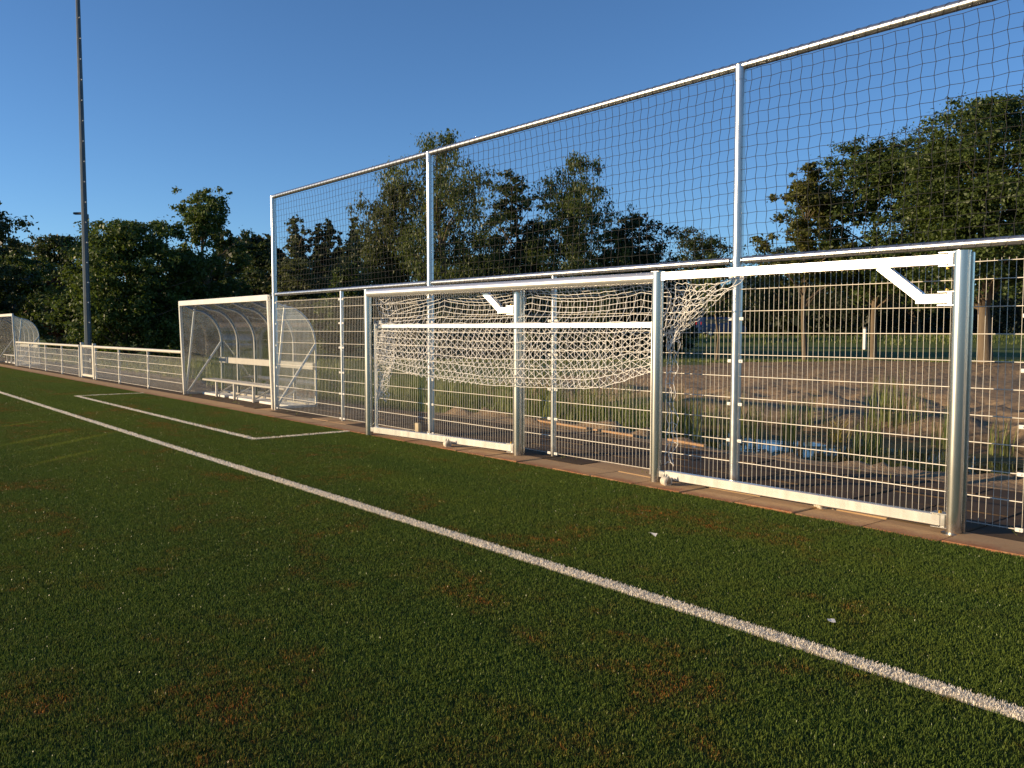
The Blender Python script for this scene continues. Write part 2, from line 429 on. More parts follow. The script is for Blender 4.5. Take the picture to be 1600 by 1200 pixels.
# ------------------------------------------------------------------ setting: ground with the pond hollow
FY = 6.708                      # fence line
EDGE = 6.09                     # where the turf stops and the pavers start
PATH_END = 8.47
WATER_Z = -0.50
def terrain(x, y):
    x = np.asarray(x, float); y = np.asarray(y, float)
    cy = 11.75 + .10 * (x + 5) + .35 * np.sin(x * .45)
    hw = 1.42 + .25 * np.sin(x * .8 + 1) + .22 * vnoise(x * .7, x * 0 + 3, 5)
    hw = hw * sstep(-26, -21, x) * (1 - sstep(8, 12, x))
    d = y - cy
    near = 1 - sstep(hw - .1, hw + 1.1, -d); far = 1 - sstep(hw, hw + 5.2, d)
    hol = np.where(d < 0, near, far ** 1.15) * np.clip(hw * 4, 0, 1)
    z = -.95 * hol
    out = sstep(PATH_END + .02, PATH_END + .5, y)
    clod = fbm(x * 2.6, y * 2.6, 3, 4, .6)
    dirt = (1 - sstep(52, 58, y - x)) * sstep(-26, -18, x)
    rub = np.exp(-((y - 9.3) / .75) ** 2)
    z = z + out * dirt * (.038 * clod + rub * (.10 * np.abs(clod) - .01))
    # gullies and tracks in the far bank
    bank = sstep(hw + .2, hw + 2, d) * (1 - sstep(6.5, 10, d))
    g = fbm(x * .9 + y * .35, y * .4 - x * .1, 11, 4, .55)
    z = z + dirt * bank * (.11 * g - .10 * np.clip(1 - np.abs(fbm(x * .55 + y * .5, y * .3, 23, 2)) * 6, 0, 1))
    flat = sstep(8, 11, d) * dirt
    z = z + flat * (.13 * fbm((x * .64 + y * .77) * .2, (y * .64 - x * .77) * 1.1, 31, 5, .6) + .08)
    # bank of grass far behind
    e = y - x
    z = z + .85 * sstep(112, 128, e) * sstep(15, 30, y)
    z = z + sstep(20, 60, y) * .12 * vnoise(x * .05, y * .05, 8)
    z = np.where(y < PATH_END, -.03, np.minimum(z, np.where(y < PATH_END + .3, .0, 9)))
    return z

def grid_mesh(name, xs, ys, zf):
    X, Y = np.meshgrid(xs, ys, indexing='ij'); Z = zf(X, Y)
    V = np.stack([X, Y, Z], -1).reshape(-1, 3); nx, ny = len(xs), len(ys)
    i, j = np.meshgrid(np.arange(nx - 1), np.arange(ny - 1), indexing='ij'); a = (i * ny + j).ravel()
    q = np.stack([a, a + ny, a + ny + 1, a + 1], -1)
    return np_mesh(name, V, np.full(len(q), 4), q.ravel(), True)
xs = np.concatenate([np.linspace(-1500, -120, 12), np.linspace(-110, -30, 41), np.arange(-28, -16, .3), np.arange(-16, 3, .11), np.arange(3, 14, .5), np.linspace(15, 60, 12), np.linspace(100, 1500, 8)])
ys = np.concatenate([np.linspace(-1500, -60, 9), [-30, -10, 0, 4, 8, 8.4], np.arange(8.46, 15, .10), np.arange(15, 22, .2), np.arange(22, 45, .5), np.linspace(46, 170, 60), np.linspace(190, 1500, 12)])
ground = link('ground', grid_mesh('ground', xs, ys, terrain), 'ground'); tag(ground, kind='structure')

# pond
wm = MB(); wm.add([(-27, 8.9, WATER_Z), (14, 8.9, WATER_Z), (14, 18.5, WATER_Z), (-27, 18.5, WATER_Z)], [(0, 1, 2, 3)])
tag(wm.build('pond_water', 'water'), kind='structure')

# turf sheet (base) and lines
tm = MB(); tm.add([(-70, -60, .0), (25, -60, .0), (25, EDGE, .0), (-70, EDGE, .0)], [(0, 1, 2, 3)])
turf = tm.build('turf', 'turf_base'); tag(turf, kind='structure')

LINE_Y0, LINE_Y1 = 3.508, 3.612
BOX_X0, BOX_X1, BOX_Y0, BOX_Y1 = -20.9, -11.1, 4.62, 4.72
def strip(name, x0, x1, y0, y1):
    m = MB(); m.add([(x0, y0, .005), (x1, y0, .005), (x1, y1, .005), (x0, y1, .005)], [(0, 1, 2, 3)])
    return m
rng = np.random.default_rng(7)

def blades(n, sx, sy, h0, h1, wd, lean, rng, tint=(0, 1)):
    """n fibres on a sx x sy patch centred on 0 -> V, faces_n, loops, tint"""
    x = rng.uniform(-sx / 2, sx / 2, n); y = rng.uniform(-sy / 2, sy / 2, n)
    a = rng.uniform(0, 2 * np.pi, n); la = rng.uniform(0, 2 * np.pi, n); ln = rng.normal(0, lean, n)
    h = rng.uniform(h0, h1, n); ww = wd * rng.uniform(.7, 1.3, n)
    dx, dy = np.cos(a) * ww / 2, np.sin(a) * ww / 2
    ox, oy = np.cos(la) * ln, np.sin(la) * ln
    z0 = np.zeros(n)
    P0 = np.stack([x - dx, y - dy, z0], -1); P1 = np.stack([x + dx, y + dy, z0], -1)
    mx, my, mz = x + ox * .35 * h, y + oy * .35 * h, h * .6
    P2 = np.stack([mx + dx * .9, my + dy * .9, mz], -1); P3 = np.stack([mx - dx * .9, my - dy * .9, mz], -1)
    hz = h / np.sqrt(1 + (ln * .8) ** 2)
    P4 = np.stack([x + ox * h, y + oy * h, np.maximum(hz, h * .45)], -1)
    V = np.stack([P0, P1, P2, P3, P4], 1).reshape(-1, 3); b = np.arange(n) * 5
    q = np.stack([b, b + 1, b + 2, b + 3, b + 3, b + 2, b + 4], -1)
    fn = np.tile([4, 3], n); tn = np.repeat(rng.uniform(tint[0], tint[1], n), 5)
    return V, fn, q.ravel(), tn

def line_obj(name, x0, x1, y0, y1, dens, label):
    """painted line: white base strip plus standing white fibres, one mesh"""
    L, Wd = x1 - x0, y1 - y0
    n = int(L * Wd * dens)
    V, fn, lo, tn = blades(n, L, Wd, .012, .026, .0042, .55, rng)
    V = V + np.array([(x0 + x1) / 2, (y0 + y1) / 2, .005])
    base = np.array([(x0, y0, .006), (x1, y0, .006), (x1, y1, .006), (x0, y1, .006)])
    V2 = np.concatenate([V, base]); nb = len(V)
    me = np_mesh(name, V2, np.concatenate([fn, [4]]), np.concatenate([lo, [nb, nb + 1, nb + 2, nb + 3]]), False, {'tint': ('FLOAT', np.concatenate([tn, [.5] * 4]).astype(np.float32))})
    o = link(name, me, 'wblade'); tag(o, label, kind='structure')
    return o
line_obj('pitch_line', -9.0, .8, LINE_Y0, LINE_Y1, 34000, 'white touchline across the turf')
line_obj('pitch_line', -45.0, -9.0, LINE_Y0, LINE_Y1, 9000, 'white touchline receding across the turf')
line_obj('pitch_line', BOX_X0, BOX_X1, BOX_Y0, BOX_Y1, 7000, 'white front line of the technical area by the dugout')
line_obj('pitch_line', BOX_X1 - .1, BOX_X1, BOX_Y1, EDGE, 9000, 'short white end line of the technical area beside the goal')
line_obj('pitch_line', BOX_X0, BOX_X0 + .1, BOX_Y1, EDGE, 6000, 'short white end line of the technical area beside the low fence')

# turf fibres: one object, three patch meshes instanced over a grid of tiles by geometry nodes
def turf_fibres():
    TS = .5
    Vs, fns, los, tns, var = [], [], [], [], []
    off = 0
    for k in range(3):
        V, fn, lo, tn = blades(5600, TS * 1.06, TS * 1.06, .010, .023, .0030, .6, rng)
        Vs.append(V); fns.append(fn); los.append(lo + off); tns.append(tn); var.append(np.full(len(V), k)); off += len(V)
    pts, rot, scl, pv = [], [], [], []
    def fill(x0, x1, y0, y1):
        nx = max(1, round((x1 - x0) / TS)); ny = max(1, round((y1 - y0) / TS)); wx = (x1 - x0) / nx; wy = (y1 - y0) / ny
        for i in range(nx):
            for j in range(ny):
                cx, cy = x0 + (i + .5) * wx, y0 + (j + .5) * wy
                fwd = cx * math.cos(YAW) + cy * math.sin(YAW); lat = cx * math.sin(YAW) - cy * math.cos(YAW)
                if fwd < 1.4 or abs(lat) > fwd * .68 + 1.6 or fwd > 40: continue
                q = rng.integers(0, 2) * math.pi
                pts.append((cx, cy, 0.002)); rot.append(q); scl.append((wx / TS, wy / TS, 1)); pv.append(rng.integers(0, 3))
    fill(-50, 4, -12, LINE_Y0 - .01)
    fill(-50, 4, LINE_Y1 + .01, BOX_Y0 - .01)
    fill(-50, BOX_X0 - .01, BOX_Y0, EDGE - .02)
    fill(BOX_X0 + .11, BOX_X1 - .11, BOX_Y1 + .01, EDGE - .02)
    fill(BOX_X1 + .01, 4, BOX_Y0, EDGE - .02)
    npt = len(pts)
    V = np.concatenate(Vs + [np.array(pts)]); fn = np.concatenate(fns); lo = np.concatenate(los)
    var = np.concatenate(var + [np.full(npt, 10) + np.array(pv)]).astype(np.int32)
    tn = np.concatenate(tns + [np.zeros(npt)]).astype(np.float32)
    rz = np.concatenate([np.zeros(off), rot]).astype(np.float32)
    me = np_mesh('turf_fibres', V, fn, lo, False, {'tint': ('FLOAT', tn), 'variant': ('INT', var), 'turn': ('FLOAT', rz)})
    sv = me.attributes.new('size', 'FLOAT_VECTOR', 'POINT')
    sv.data.foreach_set('vector', np.concatenate([np.ones((off, 3)), np.array(scl)]).astype(np.float32).ravel())
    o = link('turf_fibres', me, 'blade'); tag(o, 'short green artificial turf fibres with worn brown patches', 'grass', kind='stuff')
    g = bpy.data.node_groups.new('turf_fibres', 'GeometryNodeTree')
    g.interface.new_socket('Geometry', in_out='INPUT', socket_type='NodeSocketGeometry')
    g.interface.new_socket('Geometry', in_out='OUTPUT', socket_type='NodeSocketGeometry')
    N = g.nodes; gi = N.new('NodeGroupInput'); go = N.new('NodeGroupOutput'); join = N.new('GeometryNodeJoinGeometry')
    def named(nm, typ):
        a = N.new('GeometryNodeInputNamedAttribute'); a.data_type = typ; a.inputs[0].default_value = nm; return a.outputs[0]
    vn = named('variant', 'INT'); tr = named('turn', 'FLOAT'); sz = named('size', 'FLOAT_VECTOR')
    cx = N.new('ShaderNodeCombineXYZ'); g.links.new(tr, cx.inputs[2])
    def sel(val):
        c = N.new('FunctionNodeCompare'); c.data_type = 'INT'; c.operation = 'EQUAL'
        g.links.new(vn, c.inputs[2]); c.inputs[3].default_value = val
        s = N.new('GeometryNodeSeparateGeometry'); s.domain = 'POINT'
        g.links.new(gi.outputs[0], s.inputs[0]); g.links.new(c.outputs[0], s.inputs[1]); return s.outputs[0]
    for k in range(3):
        ip = N.new('GeometryNodeInstanceOnPoints')
        g.links.new(sel(10 + k), ip.inputs['Points']); g.links.new(sel(k), ip.inputs['Instance'])
        g.links.new(cx.outputs[0], ip.inputs['Rotation']); g.links.new(sz, ip.inputs['Scale'])
        g.links.new(ip.outputs[0], join.inputs[0])
    g.links.new(join.outputs[0], go.inputs[0])
    md = o.modifiers.new('fibres', 'NODES'); md.node_group = g
turf_fibres()

# pavers along the fence: each one a piece, beyond that a plain strip
path = empty('paved_path', (0, 0, 0)); tag(path, kind='structure')
bed = MB(); bed.box((-22, (EDGE + PATH_END) / 2, -.035), (100, PATH_END - EDGE, .03)); bed.build('bedding', 'paver', path)
pm = MB(); pm.box((0, 0, 0), (.566, .393, .05), None, .008); paver_me = pm.mesh('paver'); paver_me.materials.append(M['paver']); paver_me2 = pm.mesh('paver'); paver_me2.materials.append(M['paver_dirty'])
prnd = random.Random(4)
PW, PD = .578, (PATH_END - EDGE) / 6
for i in range(31):
    for j in range(6):
        o = link('paver', paver_me if j < 1 or (j == 1 and prnd.random() < .35) else paver_me2, None, path)
        o.location = (1.9 - (i + .5) * PW, EDGE + (j + .5) * PD, -.012 + prnd.uniform(-.005, .005))
        o.rotation_euler = (prnd.gauss(0, .006), prnd.gauss(0, .006), prnd.gauss(0, .004))
fs = MB(); fs.box(((1.9 - 31 * PW - 70) / 2, EDGE + PD * .6, -.010), (70 - 31 * PW + 1.9, 1.2 * PD, .04)); fs.build('paving_strip', 'paver', path)
fs = MB(); fs.box(((1.9 - 31 * PW - 70) / 2, EDGE + 3.6 * PD, -.011), (70 - 31 * PW + 1.9, 4.8 * PD - .01, .04)); fs.build('paving_strip', 'paver_dirty', path)

# ------------------------------------------------------------------ high fence
X0, PS = -14.979, 2.52
K = 8
ZTOP, ZMID = 3.867, 2.115
fence = empty('ball_stop_fence', (X0, FY, 0))
tag(fence, 'tall galvanised wire mesh fence with pipe rails behind the white goal', 'fence')
def fl(x, y, z): return (x - X0, y - FY, z)        # local to the fence
post_t = MB(); post_t.tube([(0, 0, 0), (0, 0, ZTOP - .12)], .048, 18); post_t.tube([(0, 0, ZTOP - .125), (0, 0, ZTOP + .01)], .053, 18)
post_t.tube([(0, 0, ZMID - .03), (0, 0, ZMID + .03)], .052, 18)
me_t = post_t.mesh('post'); me_t.materials.append(M['galv'])
post_s = MB(); post_s.tube([(0, 0, 0), (0, 0, ZMID)], .030, 14); me_s = post_s.mesh('post'); me_s.materials.append(M['galv'])
for k in range(K + 1):
    o = link('post', me_t if k % 2 == 0 else me_s, None, fence); o.location = (PS * k, 0, 0)
rail = MB(); rail.tube([(-.06, 0, ZTOP), (PS * K + .1, 0, ZTOP)], .038, 14); rail.build('top_rail', 'galv', fence)
for k in range(0, K, 2):
    r = MB(); r.tube([(PS * k + .075, -.005, ZMID), (PS * (k + 2) - .075, -.005, ZMID)], .033, 14)
    for e in (PS * k + .06, PS * (k + 2) - .06): r.tube([(e - .045, -.005, ZMID), (e + .045, -.005, ZMID)], .018, 8)
    r.build('middle_rail', 'galv', fence)
# wire panels
def wire_panel(name, x0, x1, y, z0, zs, zt, parent, rv=.0019, rh=.0036, step=.05):
    n = int(round((x1 - x0) / step)); xv = np.linspace(x0, x1, n + 1)
    A = [(x, y, z0) for x in xv]; B = [(x, y, zt) for x in xv]
    V1 = cords(A, B, rv, 5)
    A = []; B = []
    for z in zs:
        for s in (-1, 1): A.append((x0, y + s * .006, z)); B.append((x1, y + s * .006, z))
    V2 = cords(A, B, rh, 5)
    V = np.concatenate([V1[0], V2[0]]); fn = np.concatenate([V1[1], V2[1]]); lo = np.concatenate([V1[2], V2[2] + len(V1[0])])
    return link(name, np_mesh(name, V, fn, lo, True), 'wire', parent)
PZ = [.05 + .2 * i for i in range(10)] + [1.98]
cm = MB(); cm.box((0, 0, 0), (.055, .010, .030), None, .003); cm.tube([(0, -.004, 0), (0, -.011, 0)], .007, 8); clip_me = cm.mesh('clip'); clip_me.materials.append(M['clip'])
for k in range(K):
    a, b = PS * k + .045, PS * (k + 1) - .045
    wire_panel('wire_panel', a, b, 0, .04, PZ, 2.0, fence)
    for z in (.05, .45, .79, 1.19, 1.58, 1.96):
        for x, s in ((a + .012, 1), (b - .012, -1)):
            o = link('clip', clip_me, None, fence); o.location = (x, -.016, z)

# dark ball net above the middle rail
def ball_net():
    root = tag(empty('ball_net', (X0, FY, ZMID)), 'dark square mesh ball net stretched between the upper fence rails', 'net')
    nx, nz = int(PS * K / .102), 18
    x = np.linspace(.06, PS * K - .06, nx); z = np.linspace(.03, ZTOP - ZMID - .05, nz)
    Xg, Zg = np.meshgrid(x, z, indexing='ij')
    i, j = np.meshgrid(np.arange(nx), np.arange(nz), indexing='ij')
    amp = np.sin(np.pi * (j / (nz - 1)))
    Xp = Xg + .007 * ((-1.0) ** (j)) + .010 * fbm(Xg * .6, Zg * 1.2, 4, 3)
    Zp = Zg - .022 * np.abs(np.sin(Xg / 2.52 * np.pi)) * amp + .003 * ((-1.0) ** (i)) + .010 * fbm(Xg * .6, Zg * 1.2, 9, 3)
    Yp = .02 + .05 * amp * np.sin(Xg * 1.1) + .0 * Xg
    P = np.stack([Xp, Yp, Zp], -1)
    lines = [P[:, b] for b in range(nz)] + [P[a] for a in range(nx)]
    a, b = polyline_segs(lines)
    cords_obj('netting', a, b, .0024, 'dark_cord', root, 4)
    kn = P.reshape(-1, 3)
    # lacing wound round both rails
    for nm, z0, rr, ph in (('lacing', ZTOP - ZMID, .041, 0), ('lacing', 0.0, .036, 1)):
        L = np.arange(0.1, PS * K - .1, .01); an = 2 * np.pi * L / .102 + ph
        pts = np.stack([L, np.sin(an) * rr - .002, z0 + np.cos(an) * rr], -1)
        a, b = polyline_segs([pts]); cords_obj(nm, a, b, .0017, 'dark_cord', root, 4)
ball_net()

# ------------------------------------------------------------------ low fence, gate
def low_fence(label, posts, end_x):
    root = tag(empty('pitch_barrier', (posts[0], FY, 0)), label, 'fence', 'low barrier fences along the pitch')
    xo = posts[0]
    for x in posts:
        m = MB(); m.tube([(x - xo, 0, 0), (x - xo, 0, .95)], .030, 12); m.build('post', 'fence_paint', root)
    m = MB(); m.tube([(posts[0] - xo - .05, 0, .965), (end_x - xo, 0, .965)], .036, 14); m.build('top_rail', 'fence_paint', root)
    xs_ = list(posts) + ([end_x] if end_x - posts[-1] > .5 else [])
    for a, b in zip(xs_[:-1], xs_[1:]):
        wire_panel('wire_panel', a - xo + .04, b - xo - .04, 0, .04, [.05, .25, .45, .64, .83], .84, root, .0026, .0055)
        for z in (.07, .45, .81):
            o = link('clip', clip_me, None, root); o.location = (a - xo + .055, -.02, z); o.scale = (1.2, 1, 1.6)
    return root
low_fence('low wire barrier with round top rail between the far dugout and the gate', [-39.45, -36.93, -34.2, -31.73, -29.4], -29.36)
low_fence('low wire barrier with round top rail between the gate and the near dugout', [-27.5, -25.06, -22.52], -20.0)
gate = tag(empty('gate', (-29.05, FY, 0)), 'narrow cream framed gate in the low barrier at the foot of the mast', 'gate')
for x, h in ((0.0, 1.08), (1.42, 1.06)):
    m = MB(); m.box((x, 0, h / 2), (.09, .09, h), None, .006); m.build('gate_post', 'fence_paint', gate)
m = MB()
for x in (.10, 1.31): m.box((x, -.01, .53), (.06, .05, .94), None, .005)
for z in (.085, .975): m.box((.705, -.01, z), (1.15, .05, .06), None, .005)
m.build('gate_frame', 'fence_paint', gate)
wire_panel('wire_panel', .14, 1.27, -.01, .10, [.12, .32, .52, .72, .92], .95, gate, .0026, .005)
m = MB(); m.box((1.16, -.05, .55), (.10, .03, .14), None, .005); m.tube([(1.12, -.07, .58), (1.22, -.07, .58)], .010, 8); m.build('lock', 'galv', gate)

# ------------------------------------------------------------------ dugouts
def dugout(label, x0, x1, d=.86):
    root = tag(empty('team_dugout', (x0, FY, 0)), label, 'dugout', 'team dugouts in the fence line')
    Wd = x1 - x0; H = 2.07; fo = -.06
    # side profile (y, z): back upright, curve, roof to the front edge
    prof = [(d, .06)] + [(d, 1.18)]
    for k in range(1, 9):
        a = k / 8 * math.pi / 2; prof.append((d - .62 + .62 * math.cos(a), 1.18 + .72 * math.sin(a)))
    prof += [(fo + .02, H - .05)]
    nr = 6
    for k in range(nr):
        x = Wd * k / (nr - 1)
        m = MB(); m.tube([(x, y, z) for y, z in prof], .020 if k in (0, nr - 1) else .016, 8); m.build('rib', 'frame', root)
    # front frame
    for x in (0, Wd):
        m = MB(); m.bar((x, .0, .0), (x, fo, H), .065, .06, .005, (0, 1, 0)); m.build('front_post', 'frame', root)
    m = MB(); m.bar((-.03, fo, H - .01), (Wd + .03, fo, H - .01), .06, .11, .006); m.build('front_beam', 'frame', root)
    # braces of each end
    for x in (0, Wd):
        m = MB(); m.bar((x, fo + .32, H - .13), (x, .04, .12), .04, .04, .004); m.bar((x, d, 1.2), (x, .05, .03), .04, .04, .004); m.build('brace', 'frame', root)
    # clear sheets: one per bay, plus the two ends
    for k in range(nr - 1):
        xa, xb = Wd * k / (nr - 1) + .012, Wd * (k + 1) / (nr - 1) - .012
        pf = [(y + .022 * (1 if z < 1.2 else .5), z + (.022 if z >= 1.2 else 0)) for y, z in prof]
        V = [(xa, y, z) for y, z in pf] + [(xb, y, z) for y, z in pf]; n = len(pf)
        m = MB(); m.add(V, [(i, i + 1, n + i + 1, n + i) for i in range(n - 1)], True); m.build('roof_sheet', 'sheet', root)
    for x in (-.012, Wd + .012):
        V = [(x, .03, .06)] + [(x, y, z) for y, z in prof]
        m = MB(); m.add(V, [tuple(range(len(V)))]); m.build('end_sheet', 'sheet', root)
    # back rest board, bench, feet
    m = MB(); m.box((Wd / 2, d - .045, .78), (Wd - .02, .03, .13), None, .004); m.build('backrest', 'bench', root)
    m = MB(); m.box((Wd / 2 + .12, .42, .36), (Wd - .5, .30, .04), None, .005); m.build('bench_seat', 'bench', root)
    for k in range(4):
        x = 1.15 + 1.0 * k
        m = MB(); m.box((x, .30, .17), (.045, .045, .34), None, .004); m.bar((x, .30, .06), (x, d - .06, .33), .025, .025, .003); m.build('bench_leg', 'frame', root)
    m = MB(); m.bar((0, d, .035), (Wd, d, .035), .05, .05, .004)
    for x in (0, Wd): m.bar((x, .035, .03), (x, d - .03, .03), .05, .05, .004)
    m.build('floor_rail', 'frame', root)
    m = MB()
    for k in range(3): m.box((Wd * (k + .5) / 3, .52, .03), (Wd / 3 - .25, .34, .05), None, .006)
    m.build('ballast_slab', 'clip', root)
    return root
dugout('clear curved dugout with white frame beside the tall fence post', -19.88, -15.12)
dugout('clear curved dugout with white frame at the far end of the low barrier', -44.6, -39.75)

# ------------------------------------------------------------------ masts
mast = tag(empty('light_mast', (-30.45, 7.22, 0)), 'tall tapered grey steel floodlight mast rising behind the gate', 'mast')
m = MB(); NS = 8; V = []; HM = 17.5
for z, r in ((0, .112), (HM, .046)):
    for k in range(NS):
        a = 2 * math.pi * (k + .5) / NS + R(-2); V.append((math.cos(a) * r, math.sin(a) * r, z))
m.add(V, [(k, (k + 1) % NS, NS + (k + 1) % NS, NS + k) for k in range(NS)] + [tuple(range(NS, 2 * NS))])
m.tube([(0, 0, 0), (0, 0, .04)], .24, 12)
m.build('shaft', 'mast', mast)
bm = MB(); bm.tube([(0, 0, 0), (0.0, -.055, 0)], .013, 6); bm.tube([(0, -.05, 0), (0, -.065, 0)], .022, 6); bolt_me = bm.mesh('step_bolt'); bolt_me.materials.append(M['clip'])
for k in range(24):
    z = 1.7 + k * .64; r = .112 + (.046 - .112) * z / HM
    o = link('step_bolt', bolt_me, None, mast); a = R(4 if k % 2 else 10)
    o.location = (math.cos(a) * r * .9, math.sin(a) * r * .9, z); o.rotation_euler = (0, 0, a + math.pi / 2)
lamp = tag(empty('street_lamp', (-47.6, 11.45, 0)), 'slim street lamp with flat dark head showing beside the mast', 'street lamp')
m = MB(); m.tube([(0, 0, 0), (0, 0, 7.25)], [.07, .045], 10); m.build('pole', 'mast', lamp)
m = MB(); m.box((-.30, -.30, 7.3), (.62, .22, .11), Matrix.Rotation(R(45), 3, 'Z'), .03); m.tube([(0, 0, 7.22), (-.1, -.1, 7.3)], .03, 8); m.build('lamp_head', 'lamphead', lamp)

# ------------------------------------------------------------------ folding goal
GL, GR = Vector((-10.58, 6.10, 0)), Vector((-5.555, 6.36, 0))
H1, H2 = Vector((-2.765, 6.40, 0)), Vector((-7.73, 6.43, 0))
GH = 2.03
def hinge_post(loc, label):
    root = tag(empty('hinge_post', loc), label, 'post', 'fixed posts that carry the goal arms')
    m = MB(); m.tube([(0, 0, -.02), (0, 0, GH + .005)], .058, 24, True, .9); m.build('tube', 'alu', root)
    m = MB(); m.tube([(0, 0, GH + .003), (0, 0, GH + .012)], .060, 24, True, .9); m.build('cap', 'alu', root)
    m = MB(); m.bar((.05, .035, .0), (.05, .035, GH), .035, .03, .004, (0, 1, 0)); m.build('channel', 'alu', root)
    m = MB(); m.tube([(0, 0, -.01), (0, 0, .012)], .085, 20); m.build('base_ring', 'galv', root)
    return root
hinge_post(H1, 'silver fixed goal post at the free end of the long top arm')
hinge_post(H2, 'silver fixed goal post seen through the middle of the goal')
goal = tag(empty('folding_goal', GR), 'white folding football goal swung flat against the mesh fence, net gathered up', 'goal')
def gl_(v): return Vector(v) - GR
def g_part(m, name, mat, parent=None):
    me = m.mesh(name)
    return link(name, me, mat, parent or goal)
# all goal parts are built in goal-local coordinates
for P in (GL, GR):
    q = gl_(P); m = MB(); m.tube([q + Vector((0, 0, .0)), q + Vector((0, 0, GH))], .056, 24, True, .92)
    g_part(m, 'post', 'alu')
a, b = gl_(GL), gl_(GR); u = (b - a).normalized(); nb = Vector((-u.y, u.x, 0))   # nb points to the fence
m = MB(); m.tube([a + u * .02 + Vector((0, 0, GH - .055)), b - u * .02 + Vector((0, 0, GH - .055))], .056, 24, True, .92); g_part(m, 'crossbar', 'white_alu')
for P in (a, b):
    m = MB(); m.box(P + Vector((0, 0, GH + .002)), (.10, .10, .012), None, .004); g_part(m, 'corner_cap', 'alu')
m = MB(); m.bar(b + nb * .062 + Vector((0, 0, .02)), b + nb * .062 + Vector((0, 0, GH - .13)), .012, .030, .002, (1, 0, 0)); g_part(m, 'net_track', 'alu')
# swing arms with brace and hinge brackets
def arm(P, Hp):
    q, h = gl_(P), gl_(Hp); d = (h - q).normalized()
    zt = GH - .045; off = Vector((0, -.0, 0))
    s0, s1 = q + d * .10, h - d * .085
    m = MB(); m.bar(s0 + Vector((0, 0, zt)), s1 + Vector((0, 0, zt)), .06, .078, .005); top = g_part(m, 'top_arm', 'white_alu')
    m = MB(); zb = 1.705; k0 = h - d * .60; k1 = h - d * .285
    m.bar(k0 + Vector((0, 0, zt - .02)), k1 + Vector((0, 0, zb + .012)), .05, .075, .004)
    m.bar(k1 - d * .03 + Vector((0, 0, zb)), s1 + Vector((0, 0, zb)), .054, .072, .004)
    g_part(m, 'brace', 'white_alu', top)
    rz = Matrix.Rotation(math.atan2(d.y, d.x), 3, 'Z')
    for zc in (zt, zb):
        m = MB(); m.box(h - d * .066 + Vector((0, 0, zc)), (.035, .066, .098), rz, .003)
        for z in (zc + .048, zc - .048): m.box(h - d * .075 + Vector((0, 0, z)), (.15, .085, .010), rz, .002)
        g_part(m, 'hinge_bracket', 'galv', top)
    m = MB(); m.box(q + d * .082 + Vector((0, 0, zt)), (.05, .05, .085), rz, .003); g_part(m, 'end_bracket', 'galv', top)
    m = MB(); side = Vector((d.y, -d.x, 0))
    for z in (zt - .062, zb + .060): m.tube([h - d * .09 + side * .02 + Vector((0, 0, z - .009)), h - d * .09 + side * .02 + Vector((0, 0, z + .009))], .012, 8)
    g_part(m, 'hinge_bolt', 'brass', top)
    # bottom bar
    m = MB(); m.bar(q + d * .13 + Vector((0, 0, .095)), s1 + Vector((0, 0, .095)), .055, .085, .005); bot = g_part(m, 'bottom_arm', 'white_alu')
    m = MB(); m.box(h - d * .066 + Vector((0, 0, .095)), (.035, .066, .104), rz, .003)
    for z in (.145, .045): m.box(h - d * .075 + Vector((0, 0, z)), (.15, .085, .010), rz, .002)
    g_part(m, 'hinge_bracket', 'galv', bot)
    m = MB(); m.box(q + d * .09 + Vector((0, 0, .095)), (.08, .04, .06), rz, .003); g_part(m, 'end_bracket', 'galv', bot)
    m = MB(); m.tube([h - d * .09 + side * .02 + Vector((0, 0, .15)), h - d * .09 + side * .02 + Vector((0, 0, .168))], .013, 8); g_part(m, 'hinge_bolt', 'brass', bot)
    return d
arm(GR, H1); arm(GL, H2)
# rollers under the bottom arms
def roller(pt, d, outward):
    side = Vector((d.y, -d.x, 0))            # towards the pitch
    c = pt + side * outward
    m = MB()
    ax = (d * .9 + side * .45).normalized()
    for k in (-1, 0, 1):
        cc = c + ax * (k * .033) + Vector((0, 0, .047))
        prof = [(-.0165, .030), (-.013, .041), (-.005, .046), (.005, .046), (.013, .041), (.0165, .030)]
        m.tube([cc + ax * t for t, r_ in prof], [r_ for t, r_ in prof], 18)
    ro = g_part(m, 'roller', 'roller')
    m = MB()
    for k in (-1, 1):
        e = c + ax * (k * .056); bx = side * -.02
        V = [e + Vector((0, 0, .028)) - side * -.045, e + Vector((0, 0, .115)), e + Vector((0, 0, .028)) + side * -.045]
        W = [v + ax * .006 for v in V]
        m.add(V + W, [(0, 1, 2), (5, 4, 3), (0, 3, 4, 1), (1, 4, 5, 2), (2, 5, 3, 0)])
    m.tube([c - ax * .06 + Vector((0, 0, .047)), c + ax * .06 + Vector((0, 0, .047))], .008, 8)
    g_part(m, 'fork', 'galv', ro)
dR = (H1 - GR).normalized(); dL = (H2 - GL).normalized()
roller(gl_(GR + dR * .19), dR, .075)
roller(gl_(GR + dR * 1.70), dR, -.075)
roller(gl_(GL + dL * 1.72), dL, .075)
